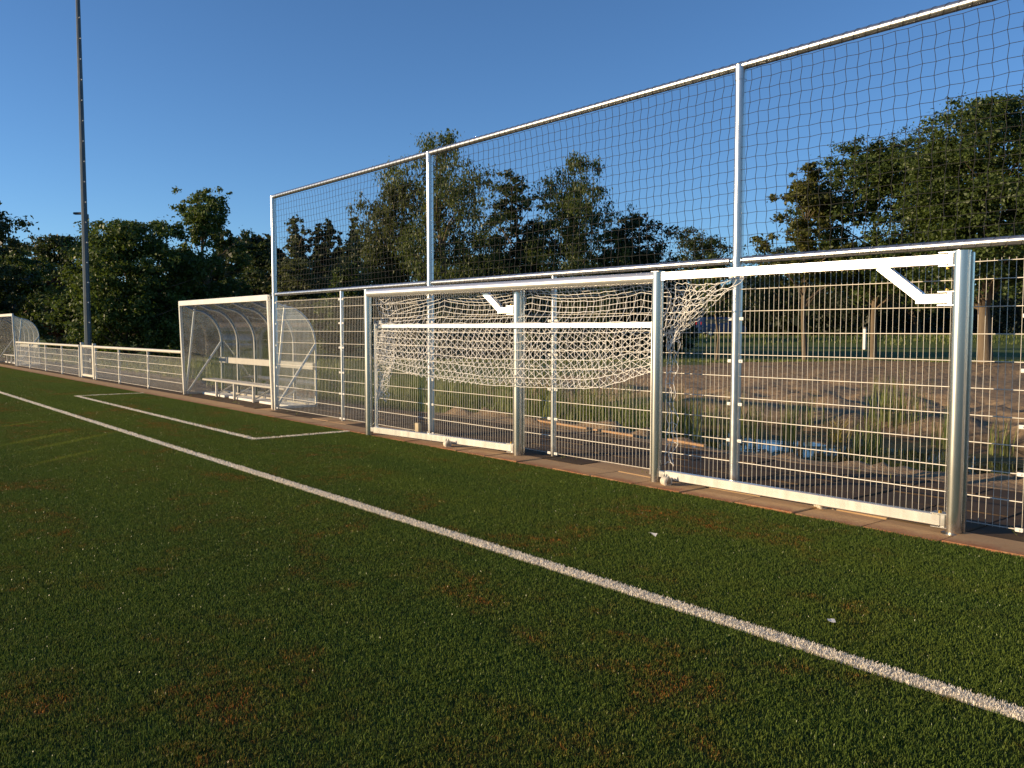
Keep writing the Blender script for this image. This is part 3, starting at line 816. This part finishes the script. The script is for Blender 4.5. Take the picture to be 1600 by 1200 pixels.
# net frame: two uprights behind the posts and the cross bar that carries the gathered net
for P, s in ((a, 1), (b, -1)):
    q = P + u * (.085 * s) + nb * .06
    m = MB(); m.bar(q + Vector((0, 0, .06)), q + Vector((0, 0, 1.56)), .042, .05, .004, (u.x, u.y, 0)); g_part(m, 'net_upright', 'white_alu')
q0, q1 = a + u * .24 + nb * .075, b - u * .05 + nb * .075
m = MB(); m.bar(q0 + Vector((0, 0, 1.525)), q1 + Vector((0, 0, 1.525)), .03, .052, .004); nbar = g_part(m, 'net_bar', 'white_alu')
m = MB(); m.box(a + u * .16 + nb * .10 + Vector((0, 0, 1.58)), (.06, .02, .05), None, .003); m.bar(a + u * .09 + nb * .09 + Vector((0, 0, 1.51)), a + u * .25 + nb * .075 + Vector((0, 0, 1.515)), .02, .03, .003); g_part(m, 'bar_bracket', 'galv', nbar)

# the goal net, in world coordinates minus GR
def net_sheet(fn, nu, nv, sub=3, jit=.006, seed=0, diamond=False):
    """lines of a cord net from a surface function fn(s,t)->xyz arrays"""
    lines = []
    s_ = np.linspace(0, 1, nu); t_ = np.linspace(0, 1, nv)
    if not diamond:
        for t in t_:
            ss = np.linspace(0, 1, (nu - 1) * sub + 1); lines.append((ss, np.full_like(ss, t)))
        for s in s_:
            tt = np.linspace(0, 1, (nv - 1) * sub + 1); lines.append((np.full_like(tt, s), tt))
    else:
        for k in range(-nv, nu + 1):
            for sg in (1, -1):
                tt = np.linspace(0, 1, (nv - 1) * sub + 1)
                ss = (k + (tt if sg > 0 else 1 - tt) * (nv - 1)) / (nu - 1)
                ok = (ss >= 0) & (ss <= 1)
                if ok.sum() > 2: lines.append((ss[ok], tt[ok]))
    out = []
    for ss, tt in lines:
        P = fn(ss, tt)
        wob = jit * np.stack([fbm(ss * nu * 1.3 + tt * 7, tt * nv * 1.3, seed + i, 3) for i in range(3)], -1)
        out.append(P + wob)
    return out
av, bv, uv, nv_ = (np.array(v) for v in (a, b, u, nb))
Lg = (b - a).length
Zv = np.array([0, 0, 1.])
def curve(ctrl, t):
    """piecewise smooth path through (t, off, z) rows"""
    c = np.array(ctrl); 
    return np.interp(t, c[:, 0], c[:, 1]), np.interp(t, c[:, 0], c[:, 2])
def roof_net(s, t):
    # from the crossbar back and down to the net bar, sagging between its ties
    sag = .10 * np.abs(np.sin(s * np.pi * 3.1 + .4)) ** .7 * (1 - s * .2)
    o, z = curve([(0, .06, 1.955), (.3, .17, 1.93), (.55, .24, 1.86), (.8, .20, 1.70), (1, .095, 1.555)], t)
    bul = np.sin(np.pi * t)
    ss = .05 + s * (Lg - .09)
    corner = np.exp(-(s / .10) ** 2)
    z = z - bul * sag * .9 - corner * bul * .12 * np.abs(np.sin(t * 9))
    return av + uv * ss[:, None] + nv_ * (o + bul * .03 * np.sin(s * 21))[:, None] + Zv * z[:, None]
def hang(front, ph):
    def f(s, t):
        ss = .12 + s * (Lg - .17)
        bot = .86 + .10 * np.exp(-((s - .0) / .10) ** 2) + .05 * np.sin(s * 9 + ph) * (1 - s) + .26 * np.exp(-((s - 1.02) / .13) ** 2) - .03 * s
        z = 1.535 + (bot - 1.535) * (t ** 1.05)
        o = .10 + (-.07 if front else .10) * np.sin(np.pi * np.clip(t, 0, 1) ** .8) * (1 + .3 * np.sin(s * 17 + ph)) + .02 * np.sin(s * 31 + t * 4 + ph)
        o = np.where(t > .97, .10, o)
        return av + uv * (ss + .02 * np.sin(t * 6 + s * 20 + ph))[:, None] + nv_ * o[:, None] + Zv * z[:, None]
    return f
def left_side(s, t):
    # net hanging down the left upright in loose folds
    w_ = (.06 + .28 * np.sin(np.pi * np.clip(t, 0, 1)) ** .8 * (1 - .35 * t)) 
    z = 1.60 - t * (1.14 - .12 * np.sin(np.pi * s)) - .04 * np.sin(np.pi * s)
    return av + uv * (.07 + s * w_ + .02 * np.sin(t * 14))[:, None] + nv_ * (.07 + .10 * s + .03 * np.sin(t * 9 + s * 5))[:, None] + Zv * z[:, None]
def left_top(s, t):
    z = 1.95 - t * .42 - .09 * np.sin(np.pi * s) * (1 - .3 * t)
    return av + uv * (.06 + s * .42)[:, None] + nv_ * (.06 + .14 * t + .03 * np.sin(np.pi * s))[:, None] + Zv * z[:, None]
dRv = np.array(dR)
def right_swag(s, t):
    # side net pulled out along the swing arm: a triangle that hangs down beside the post
    reach = .08 + .84 * (1 - t) ** .85
    x = .05 + s * reach
    z = 1.945 - t * (.52 - .10 * s) - .05 * np.sin(np.pi * s) * (1 - t) - .05 * s * t
    return bv + dRv * x[:, None] + nv_ * (.05 + .13 * t * s + .05 * np.sin(3 * s + 5 * t))[:, None] + Zv * z[:, None]
def right_swag2(s, t):
    x = .04 + s * (.55 * (1 - t) + .05)
    z = 1.93 - t * .60 - .04 * np.sin(np.pi * s)
    return bv + dRv * x[:, None] + nv_ * (.16 - .06 * t + .03 * np.sin(7 * s))[:, None] + Zv * z[:, None]
def right_hang(s, t):
    z = 1.45 - t * 1.27 + .02 * np.sin(s * 3)
    return bv + dRv * (.065 + .10 * s * (.5 + .5 * np.sin(t * 17) ** 2))[:, None] + nv_ * (.07 + .05 * s + .02 * np.sin(t * 11))[:, None] + Zv * z[:, None]
def right_front(s, t):
    z = 1.50 - t * .95
    return bv - uv * (.055 + .025 * s * np.abs(np.sin(t * 15)))[:, None] + nv_ * (.06 + .03 * s)[:, None] + Zv * z[:, None]
L = []
L += net_sheet(roof_net, 47, 10, 3, .006, 1)
L += net_sheet(hang(True, 0.0), 47, 8, 3, .008, 2)
L += net_sheet(hang(False, 1.3), 45, 9, 3, .008, 3, True)
L += net_sheet(left_side, 7, 14, 3, .014, 4)
L += net_sheet(left_side, 6, 12, 3, .03, 14, True)
L += net_sheet(left_top, 5, 5, 3, .010, 5)
L += net_sheet(right_swag, 9, 8, 3, .015, 6)
L += net_sheet(right_swag2, 6, 9, 3, .015, 7, True)
L += net_sheet(right_hang, 3, 14, 3, .012, 8)
L += net_sheet(right_front, 2, 12, 3, .008, 9)
sa, sb = polyline_segs(L)
cords_obj('net', sa, sb, .0034, 'cord', goal, 5)

# ------------------------------------------------------------------ trees
def envelope(kind, t):
    if kind == 'round': return np.sqrt(np.clip(1 - (2 * t - .9) ** 2 / 1.25, 0, 1)) * (1 - .15 * t)
    if kind == 'broad': return np.clip(1.15 * np.sqrt(np.clip(1 - (t - .35) ** 2 / .46, 0, 1)), 0, 1)
    if kind == 'poplar': return np.sin(np.pi * np.clip(t * .93 + .07, 0, 1)) ** .8
    if kind == 'birch': return np.clip(np.sin(np.pi * np.clip(t * .84 + .14, 0, 1)), 0, 1) ** .75 * (1 - .38 * t) * 1.2
    if kind == 'cone': return (1 - t) ** .7 * (.25 + .75 * np.minimum(1, t * 6))
    if kind == 'bush': return np.sqrt(np.clip(1 - t ** 2.4, 0, 1))
    return np.ones_like(t)

def tree(name, label, cat, x, y, h, wd, base, kind, mat, n_leaf, leaf, seed, group=None, clumps=70, droop=0.0, shell=.55, spread=1.0, trunk_r=None, zb=None, lean=0.0, tint=(0, 1)):
    g = np.random.default_rng(seed)
    z0 = float(terrain(np.array([x]), np.array([y]))[0]) - .05 if zb is None else zb
    root = tag(empty(name, (x, y, z0)), label, cat, group)
    ch = h * (1 - base); zb_ = h * base; rad = wd / 2
    # clump centres inside the envelope, lobed outline
    zf = 2.0 if kind == 'poplar' else .62
    if kind == 'poplar': clumps *= 2
    nb_ = max(8, int(clumps * .85)); n_leaf = int(n_leaf * 2.5); leaf *= .72
    t = np.clip(g.beta(1.05, 1.15, nb_ * 4), .03, .96); ang = g.uniform(0, 2 * np.pi, nb_ * 4)
    rr = g.uniform(0, 1, nb_ * 4) ** shell
    lob = 1 + .18 * np.sin(ang * 3 + seed) + .14 * np.sin(ang * 5 + t * 7 + seed * 2) + .14 * vnoise(ang * 2.2, t * 6 + seed, seed)
    er = envelope(kind, t) * rad * lob * .88
    keep = g.uniform(0, 1, nb_ * 4) < np.clip(er / (rad * .7) + .15, 0, 1)
    idx = np.nonzero(keep)[0][:nb_]
    t, ang, rr, er = t[idx], ang[idx], rr[idx], er[idx]
    B = np.stack([np.cos(ang) * er * rr + lean * t * ch, np.sin(ang) * er * rr, zb_ + t * ch], -1)
    br = np.minimum(rad * g.uniform(.18, .38, len(B)), .26 * er + .14 * rad) * spread
    top = [[lean * ch + g.normal(0, .06 * rad), g.normal(0, .06 * rad), h - ch * f_] for f_ in (.03, .07, .12, .18, .25)]
    B = np.concatenate([B, top]); br = np.concatenate([br, rad * np.array([.10, .15, .20, .24, .26])])
    ns = 6; bi = np.repeat(np.arange(len(B)), ns)
    C = B[bi] + g.normal(0, .66, (len(bi), 3)) * br[bi][:, None] * np.array([1, 1, zf])
    C[:, 2] = np.clip(C[:, 2], .1, h * .99)
    cr = br[bi] * g.uniform(.26, .60, len(bi)); nc = len(C)
    cnt = np.maximum(8, (n_leaf * (cr ** 2) / (cr ** 2).sum())).astype(int)
    ci = np.repeat(np.arange(nc), cnt); n = len(ci)
    d = g.normal(0, 1, (n, 3)); d /= np.linalg.norm(d, axis=1, keepdims=True)
    rad_l = cr[ci] * np.abs(g.normal(.72, .52, n))
    P = C[ci] + d * rad_l[:, None] * np.array([1, 1, .62])
    if droop: P[:, 2] -= droop * g.uniform(0, 1, n) ** 2
    P[:, 2] = np.clip(P[:, 2], .08, h * 1.01)
    # leaves: small pointed quads
    nrm = d * .6 + g.normal(0, .55, (n, 3)) + np.array([0, 0, .35]); nrm /= np.linalg.norm(nrm, axis=1, keepdims=True)
    ref = g.normal(0, 1, (n, 3)); u_ = np.cross(nrm, ref); u_ /= np.linalg.norm(u_, axis=1, keepdims=True); v_ = np.cross(nrm, u_)
    if droop: u_ = u_ * .5 + np.array([0, 0, -.8]); 
    sz = leaf * g.uniform(.45, 1.0, n) ** 1.3 * 1.7
    a1 = u_ * sz[:, None] * .62; b1 = v_ * sz[:, None] * .36
    V = np.stack([P - a1, P + b1 * 1.0 - a1 * .1, P + a1, P - b1 - a1 * .1], 1).reshape(-1, 3)
    b = np.arange(n) * 4; q = np.stack([b, b + 1, b + 2, b + 3], -1)
    ctint = np.clip(g.uniform(.0, .40, len(B))[bi] + g.uniform(0, .2, nc), 0, 1)
    tn = np.clip(ctint[ci] + g.uniform(0, .45, n), 0, 1) * (tint[1] - tint[0]) + tint[0]
    me = np_mesh('crown', V, np.full(n, 4), q.ravel(), False, {'tint': ('FLOAT', np.repeat(tn, 4).astype(np.float32))})
    link('crown', me, mat, root)
    # trunk and limbs
    m = MB(); r0 = trunk_r or h * .017 + .03
    bend = g.normal(0, .02 * h, (5, 2)); bend[0] = 0
    zs = np.linspace(0, zb_ + ch * .80, 5)
    tp = [(bend[i, 0] + lean * max(0, zs[i] - zb_), bend[i, 1], zs[i]) for i in range(5)]
    m.tube(tp, [r0 * 1.25, r0 * .95, r0 * .75, r0 * .45, r0 * .12], 8)
    order = list(range(0, nc, ns))[:40]
    for i in order:
        c = C[i]; zt = max(zb_ * .7, c[2] - .30 * math.hypot(c[0], c[1]) - ch * .12); zt = min(zt, zs[-1] * .95)
        k = np.interp(zt, zs, np.arange(5)); i0 = min(3, int(k)); f_ = k - i0
        st = np.array(tp[i0]) * (1 - f_) + np.array(tp[i0 + 1]) * f_
        mid = (st + c) / 2 + np.array([0, 0, .08 * np.linalg.norm(c - st)]) + g.normal(0, .04 * rad, 3)
        rs = r0 * .42 * (1 - .6 * zt / h)
        m.tube([st, mid, c], [rs, rs * .6, rs * .15], 5, False)
    m.build('trunk', 'bark', root)
    return root

def spot(px, dist):
    """world x, y of a bearing (photo column) at a forward distance"""
    lat = (px - 800) / F_PX * dist
    return (dist * math.cos(YAW) + lat * math.sin(YAW), dist * math.sin(YAW) - lat * math.cos(YAW))
def T(px, dist, top, hw, base, kind, mat, n, leaf, label, seed, name='tree', cat='tree', group='trees beyond the fence', **kw):
    x, y = spot(px, dist); h = CAM_H + (514 - top) / F_PX * dist; wd = 2 * hw / F_PX * dist
    return tree(name, label, cat, x, y, h, wd, base, kind, mat, n, leaf, seed, group, **kw)

# left part, behind the low barrier
T(-38, 44, 305, 78, .08, 'broad', 'leaf_dark', 15000, .17, 'dark broad tree cut off by the left edge of the picture', 1, clumps=90)
T(28, 50, 392, 62, .04, 'round', 'leaf_green', 13000, .17, 'lower sunlit green tree above the far dugout', 2, clumps=70)
T(95, 66, 372, 78, .05, 'broad', 'leaf_dark', 13000, .22, 'dark rounded tree left of the mast, further back', 3, clumps=80)
T(92, 44, 432, 22, .30, 'round', 'leaf_red', 2600, .13, 'small reddish tree standing left of the mast', 4, name='shrub', cat='shrub', clumps=22, shell=.8)
T(200, 43, 346, 98, .05, 'broad', 'leaf_green', 26000, .15, 'big full green tree right behind the mast', 5, clumps=120, tint=(.1, 1))
T(252, 46, 349, 26, .25, 'round', 'leaf_green', 2200, .15, 'thin sparse tree left of the tall uneven tree', 6, clumps=18, spread=1.3)
T(320, 47, 294, 58, .03, 'broad', 'leaf_green', 19000, .15, 'tall uneven tree rising behind the near dugout', 17, clumps=120, spread=1.05)
T(285, 50, 425, 60, .03, 'bush', 'leaf_dark', 9000, .2, 'dark bushy tree at the foot of the tall uneven tree', 8, clumps=60)
T(402, 64, 381, 62, .05, 'round', 'leaf_dark', 12000, .21, 'dark round tree just left of the tall fence end post', 9, clumps=70)
# poplars
for i, (px, top, hw, lb) in enumerate([(466, 336, 22, 'leftmost and tallest pointed poplar behind the ball net'), (500, 349, 15, 'second pointed poplar from the fence end post'),
        (517, 341, 15, 'slim pointed poplar, third from the fence end post'), (533, 360, 13, 'lowest of the pointed poplars behind the ball net'), (554, 340, 18, 'pointed poplar beside the pale willow')]):
    T(px, 78, top, hw, .10, 'poplar', 'leaf_poplar', 5200, .24, lb, 20 + i, name='poplar_tree', group='row of poplars', clumps=42, spread=1.5)
T(470, 60, 404, 62, .03, 'bush', 'leaf_willow', 9000, .20, 'grey green bushy tree under the poplars by the fence end post', 30, clumps=60)
T(545, 56, 410, 55, .03, 'bush', 'leaf_green', 9000, .19, 'green bushy tree below the rightmost poplar', 31, clumps=60)
# middle group
T(612, 47, 286, 78, .05, 'round', 'leaf_willow', 19000, .14, 'pale green willow left of the second tall fence post', 32, name='willow_tree', clumps=85, droop=.5)
T(696, 46, 208, 116, .06, 'birch', 'leaf_birch', 24000, .13, 'tallest birch with wispy tip behind the second tall fence post', 33, name='birch_tree', clumps=100, droop=.5, lean=-.03)
T(800, 50, 266, 74, .10, 'round', 'leaf_dark', 12000, .16, 'dark open tree between the two birches', 34, clumps=60)
T(896, 46, 246, 86, .05, 'round', 'leaf_birch', 21000, .13, 'rounded birch in the middle of the ball net', 35, name='birch_tree', clumps=95, droop=.45)
T(978, 50, 338, 80, .04, 'broad', 'leaf_dark', 13000, .16, 'dark lower tree at the right flank of the rounded birch', 36, clumps=70)
T(760, 52, 400, 80, .03, 'bush', 'leaf_dark', 10000, .2, 'dark bush filling the gap below the open tree', 37, clumps=70, name='shrub', cat='shrub')
T(1085, 108, 368, 62, .05, 'broad', 'leaf_dark', 10000, .26, 'low dark tree left of the third tall fence post', 38, clumps=90)
# right group
T(1258, 41, 256, 72, .34, 'birch', 'leaf_yellow', 9000, .15, 'thin yellowing tree right of the third tall fence post', 40, name='oak_tree', clumps=52, spread=.9, trunk_r=.12)
T(1365, 41, 228, 100, .34, 'broad', 'leaf_oak', 20000, .15, 'oak with slim trunk left of the largest oak', 41, name='oak_tree', clumps=90, trunk_r=.14)
T(1540, 37, 172, 132, .30, 'broad', 'leaf_oak', 42000, .14, 'largest dark oak with thick trunk behind the free hinge post', 42, name='oak_tree', clumps=170, trunk_r=.26)
T(1690, 44, 175, 130, .30, 'broad', 'leaf_oak', 22000, .16, 'oak at the right edge of the picture', 43, name='oak_tree', clumps=110, trunk_r=.24)
T(1120, 42, 395, 30, .45, 'birch', 'leaf_green', 3000, .15, 'small leaning young tree behind the third tall fence post', 44, name='young_tree', clumps=26, lean=-.15, trunk_r=.06)
T(1430, 98, 225, 95, .12, 'broad', 'leaf_dark', 15000, .2, 'dark tree behind the gap between the two oaks', 45, clumps=80)
T(1215, 112, 400, 80, .04, 'broad', 'leaf_dark', 12000, .24, 'dark low tree behind the yellowing tree', 46, clumps=80)

T(1030, 54, 415, 60, .02, 'bush', 'leaf_dark', 9000, .18, 'dark bush behind the goal post at the right end of the net', 47, clumps=60, name='shrub', cat='shrub')
T(985, 64, 395, 70, .02, 'bush', 'leaf_dark', 9000, .2, 'dark dense bush below the flank of the rounded birch', 48, clumps=60, name='shrub', cat='shrub')
T(1330, 100, 400, 90, .02, 'bush', 'leaf_far', 9000, .28, 'dark bush between the two oak trunks, beyond the lawn', 50, clumps=70, name='shrub', cat='shrub')
T(1590, 100, 380, 100, .02, 'bush', 'leaf_far', 9000, .28, 'dark bush right of the largest oak, beyond the lawn', 51, clumps=70, name='shrub', cat='shrub')

# far wood closing the view: one mass
def far_woods():
    g = np.random.default_rng(99); Ps = []; Sz = []; Tn = []
    for px, d0, hh in [(p_, 150, 9.5) for p_ in np.arange(-420, 2250, 15)] + [(p_ + 5, 118, 4.2) for p_ in np.arange(-420, 2250, 15)]:
        dist = d0 + 14 * math.sin(px * .013) + g.uniform(-8, 8); x, y = spot(px, dist)
        h = hh * (1 + .26 * math.sin(px * .017 + 1) + g.uniform(-.15, .2))
        if px < 500: h *= 1.3
        for c in range(11):
            cx, cy, cz = x + g.normal(0, 1.8), y + g.normal(0, 1.8), g.uniform(.02, .92) * h
            n = 60; r = g.uniform(1.0, 2.0)
            d = g.normal(0, 1, (n, 3)); d /= np.linalg.norm(d, axis=1, keepdims=True)
            Ps.append(np.array([cx, cy, cz]) + d * r * g.uniform(.5, 1.05, (n, 1)) * np.array([1, 1, .8])); Tn.append(np.full(n, g.uniform(0, .6)) + g.uniform(0, .4, n)); Sz.append(np.full(n, .78) * g.uniform(.6, 1.3, n))
    P = np.concatenate(Ps); n = len(P); sz = np.concatenate(Sz); tn = np.concatenate(Tn)
    nrm = g.normal(0, 1, (n, 3)); nrm /= np.linalg.norm(nrm, axis=1, keepdims=True)
    u_ = np.cross(nrm, g.normal(0, 1, (n, 3))); u_ /= np.linalg.norm(u_, axis=1, keepdims=True); v_ = np.cross(nrm, u_)
    a1 = u_ * sz[:, None] * .7; b1 = v_ * sz[:, None] * .5
    V = np.stack([P - a1, P + b1, P + a1, P - b1], 1).reshape(-1, 3); b = np.arange(n) * 4
    me = np_mesh('far_woods', V, np.full(n, 4), np.stack([b, b + 1, b + 2, b + 3], -1).ravel(), False, {'tint': ('FLOAT', np.repeat(tn, 4).astype(np.float32))})
    tag(link('far_woods', me, 'leaf_far'), 'dark distant wood closing the view behind the lawn', 'woods', kind='stuff')
far_woods()

# ------------------------------------------------------------------ reeds, grass
def tuft(g, n, cx, cy, spread, h0, h1, wd, arch):
    """arched blades: V, fn, lo, tint"""
    x = cx + g.normal(0, spread, n); y = cy + g.normal(0, spread * .7, n); z = terrain(x, y)
    z = np.maximum(z, WATER_Z - .05)
    h = g.uniform(h0, h1, n); a = g.uniform(0, 2 * np.pi, n); la = g.uniform(0, 2 * np.pi, n); ln = np.abs(g.normal(0, arch, n))
    dx, dy = np.cos(a) * wd / 2, np.sin(a) * wd / 2
    rows = []
    for k, f in enumerate((0, .4, .75)):
        ox = np.cos(la) * ln * h * f ** 2; oy = np.sin(la) * ln * h * f ** 2; zz = z + h * f * (1 - .25 * ln * f)
        wf = (1, .9, .6)[k]
        rows += [np.stack([x + ox - dx * wf, y + oy - dy * wf, zz], -1), np.stack([x + ox + dx * wf, y + oy + dy * wf, zz], -1)]
    rows.append(np.stack([x + np.cos(la) * ln * h, y + np.sin(la) * ln * h, z + h * (1 - .45 * np.minimum(ln, 1))], -1))
    V = np.stack(rows, 1).reshape(-1, 3); b = np.arange(n) * 7
    q = np.stack([b, b + 1, b + 3, b + 2, b + 2, b + 3, b + 5, b + 4, b + 4, b + 5, b + 6], -1)
    return V, np.tile([4, 4, 3], n), q.ravel(), np.repeat(g.uniform(0, 1, n), 7)
def merge(parts):
    V, fn, lo, tn, off = [], [], [], [], 0
    for a_, b_, c_, d_ in parts: V.append(a_); fn.append(b_); lo.append(c_ + off); tn.append(d_); off += len(a_)
    return np.concatenate(V), np.concatenate(fn), np.concatenate(lo), np.concatenate(tn)
def tuft_obj(name, parts, mat):
    V, fn, lo, tn = merge(parts)
    return link(name, np_mesh(name, V, fn, lo, False, {'tint': ('FLOAT', tn.astype(np.float32))}), mat)
g = np.random.default_rng(5)
parts = []
for k in range(150):
    x = g.uniform(-23, -8.6); cyv = 11.75 + .1 * (x + 5) + .35 * math.sin(x * .45)
    y = cyv - g.uniform(1.0, 2.1)
    parts.append(tuft(g, 26, x, y, .14, .55, 1.25, .012, .22))
for k in range(60):
    x = g.uniform(-20, -9); y = 12.8 + .1 * (x + 5) + g.uniform(0, 1.4); parts.append(tuft(g, 22, x, y, .14, .5, 1.1, .013, .22))
tag(tuft_obj('reeds', parts, 'reed'), 'dense green and straw reed bed along the pond behind the goal', 'reeds', kind='stuff')
def reed_clump(label, x, y, n, sp, h0, h1, arch=.2, mat='reed'):
    V, fn, lo, tn = tuft(g, n, x, y, sp, h0, h1, .014, arch)
    z = float(np.maximum(terrain(np.array([x]), np.array([y]))[0], WATER_Z)); V = V - np.array([x, y, z])
    o = link('reed_clump', np_mesh('reed_clump', V, fn, lo, False, {'tint': ('FLOAT', tn.astype(np.float32))}), mat); o.location = (x, y, z)
    tag(o, label, 'reeds', 'reed clumps at the pond on the right')
def wspot(px, py, z):
    """world point of a photo pixel on the level z (used once to survey positions)"""
    d = _f + _r2 * ((px - 800) / F_PX) - _u2 * ((py - 600) / F_PX); t = (z - CAM_H) / d.z
    return d.x * t, d.y * t
for label, px, py, n, sp, h0, h1, arch, mt in [
        ('green reed clump left of the third tall fence post', 1068, 672, 60, .13, .5, .95, .18, 'reed'),
        ('narrow reed clump just right of the third tall fence post', 1232, 690, 44, .10, .5, .95, .15, 'reed'),
        ('yellowing reed clump with arching leaves at the water', 1306, 690, 46, .10, .35, .75, .75, 'reed_yellow'),
        ('largest and tallest green reed clump by the far bank', 1395, 676, 130, .26, .55, 1.10, .14, 'reed'),
        ('reed clump in front of the largest one, at the near water edge', 1352, 706, 60, .16, .4, .75, .2, 'reed'),
        ('reed clump hidden partly by the free hinge post', 1482, 700, 60, .14, .5, 1.0, .15, 'reed'),
        ('short reed clump standing in open water at the right', 1562, 712, 36, .13, .4, .8, .2, 'reed'),
        ('thin reed clump between the third tall post and the yellowing one', 1268, 672, 30, .14, .4, .8, .2, 'reed')]:
    x, y = wspot(px, py, WATER_Z); reed_clump(label, x, y, n, sp, h0, h1, arch, mt)
parts = []
for k in range(420):                       # weeds along the near water edge and among the rubble
    x = g.uniform(-16, 3); cyv = 11.75 + .1 * (x + 5) + .35 * math.sin(x * .45); y = cyv - 1.9 + g.normal(0, .18)
    parts.append(tuft(g, 9, x, y, .05, .06, .22, .012, .5))
for k in range(90):                        # weeds in the joints along the fence and the edge of the path
    x = g.uniform(-20, 2); y = FY + g.normal(0, .05) if k % 3 else PATH_END - abs(g.normal(0, .12)); parts.append(tuft(g, 7, x, y, .025, .03, .11, .008, .7))
for k in range(700):                       # rough grass at the left behind the path
    x = g.uniform(-46, -17); y = 8.8 + abs(g.normal(0, 3.0)); parts.append(tuft(g, 9, x, y, .16, .10, .40, .022, .5))
for k in range(900):                       # edge of the lawn
    e = g.uniform(-42, 10); y = (e + 57 + g.normal(0, .6)); parts.append(tuft(g, 8, e, y, .2, .05, .16, .03, .5))
for k in range(1000):                      # long grass on the far bank
    e = g.uniform(-75, 5); y = (e + 122 + g.normal(0, 3)); parts.append(tuft(g, 8, e, y, .4, .15, .5, .06, .5))
tag(tuft_obj('rough_grass', parts, 'reed'), 'rough grass and weeds around the pond and lawn', 'grass', kind='stuff')

# ------------------------------------------------------------------ small things
def batten(p0, p1, label, z=.035):
    a_, b_ = Vector((*p0, z)), Vector((*p1, z)); o_ = (a_ + b_) / 2
    m = MB(); m.bar(a_ - o_, b_ - o_, .055, .03, .003); o = m.build('timber_batten', 'wood', None); o.location = o_
    tag(o, label, 'timber', 'timber battens lying behind the fence')
batten((-10.7, 9.0), (-7.95, 8.66), 'long orange brown timber batten lying behind the goal', .05)
batten((-7.4, 8.72), (-6.7, 8.58), 'short timber batten lying right of the goal post', .05)
m = MB(); m.box((0, 0, .085), (.09, .05, .17), None, .004); o = m.build('timber_block', 'palewood'); o.location = (-10.12, FY - .10, .012); tag(o, 'upright pale timber block at the foot of a fence post', 'timber')
m = MB(); m.box((0, 0, .02), (.17, .07, .04), None, .003); o = m.build('timber_block', 'palewood'); o.location = (-10.45, FY - .06, .012); o.rotation_euler = (0, 0, .1); tag(o, 'flat pale timber block lying under the mesh fence', 'timber')
def scrap(label, x, y, s, mat, cat, z=.03, seed=0):
    g2 = random.Random(seed); m = MB(); n = 7
    V = [(math.cos(i / n * 6.283) * s * g2.uniform(.6, 1.2), math.sin(i / n * 6.283) * s * g2.uniform(.5, 1.0), g2.uniform(0, s * .6)) for i in range(n)]
    c = (0, 0, s * .35); m.add(V + [c], [(i, (i + 1) % n, n) for i in range(n)]); m.add([(v[0], v[1], v[2] - .002) for v in V], [tuple(reversed(range(n)))])
    o = m.build('paper_scrap' if cat == 'litter' else 'fallen_leaf', mat); o.location = (x, y, z); tag(o, label, cat)
scrap('crumpled white paper scrap on the turf in front of the goal', -4.04, 4.61, .046, 'paper', 'litter', .03, 1)
scrap('tiny white scrap on the turf near the white touchline', -2.27, 3.92, .022, 'paper', 'litter', .032, 2)
scrap('yellow fallen leaf on the turf in front of the white corner line', -9.5, 4.2, .030, 'leafyellow', 'leaf', .032, 3)
scrap('white scrap lying on the path behind the goal post', -6.78, 8.45, .045, 'paper', 'litter', .03, 4)
# white marker post on the far lawn
x, y = spot(1350, 62); z = float(terrain(np.array([x]), np.array([y]))[0])
mk = tag(empty('marker_post', (x, y, z)), 'thin white marker post on the far lawn between two trunks', 'post')
m = MB(); m.box((0, 0, .75), (.22, .16, 1.5), None, .02); m.build('post', 'clip', mk)
m = MB(); m.box((0, 0, 1.56), (.24, .18, .12), None, .02); m.build('cap', 'lamphead', mk)
# dark blue car parked in the shade beyond the lawn
x, y = spot(1126, 92); z = float(terrain(np.array([x]), np.array([y]))[0])
car = tag(empty('parked_car', (x, y, z), YAW - math.pi / 2 + .1), 'dark blue van parked in the shade beyond the lawn', 'van')
m = MB()
pr = [(-2.4, .35), (-2.45, 1.0), (-2.35, 1.85), (-2.1, 2.0), (.9, 2.0), (1.55, 1.25), (2.3, 1.05), (2.45, .75), (2.45, .35)]
n = len(pr); V = [(x_, -.92 + (.12 if z_ > 1.3 else 0), z_) for x_, z_ in pr] + [(x_, .92 - (.12 if z_ > 1.3 else 0), z_) for x_, z_ in pr]
m.add(V, [tuple(range(n)), tuple(reversed(range(n, 2 * n)))] + [(i, n + i, n + (i + 1) % n, (i + 1) % n) for i in range(n)]); m.build('body', 'carblue', car)
for x0_, x1_ in ((-2.0, -.75), (-.65, .35)):
    for s in (-1, 1):
        m = MB(); m.box(((x0_ + x1_) / 2, s * .875, 1.55), (x1_ - x0_, .03, .5), None, .01); m.build('window', 'carglass', car)
for wx in (-1.5, 1.5):
    for s in (-1, 1):
        m = MB(); m.tube([(wx, s * .72, .34), (wx, s * .95, .34)], .34, 18); wh = m.build('wheel', 'rubber', car)
        m = MB(); m.tube([(wx, s * .94, .34), (wx, s * .965, .34)], .2, 12); m.build('rim', 'galv', wh)
for s in (-1, 1):
    m = MB(); m.box((-2.42, s * .82, 1.35), (.10, .12, .30), None, .02); m.build('tail_light', 'tail', car)
    m = MB(); m.box((2.42, s * .68, .82), (.08, .34, .18), None, .02); m.build('headlight', 'clip', car)
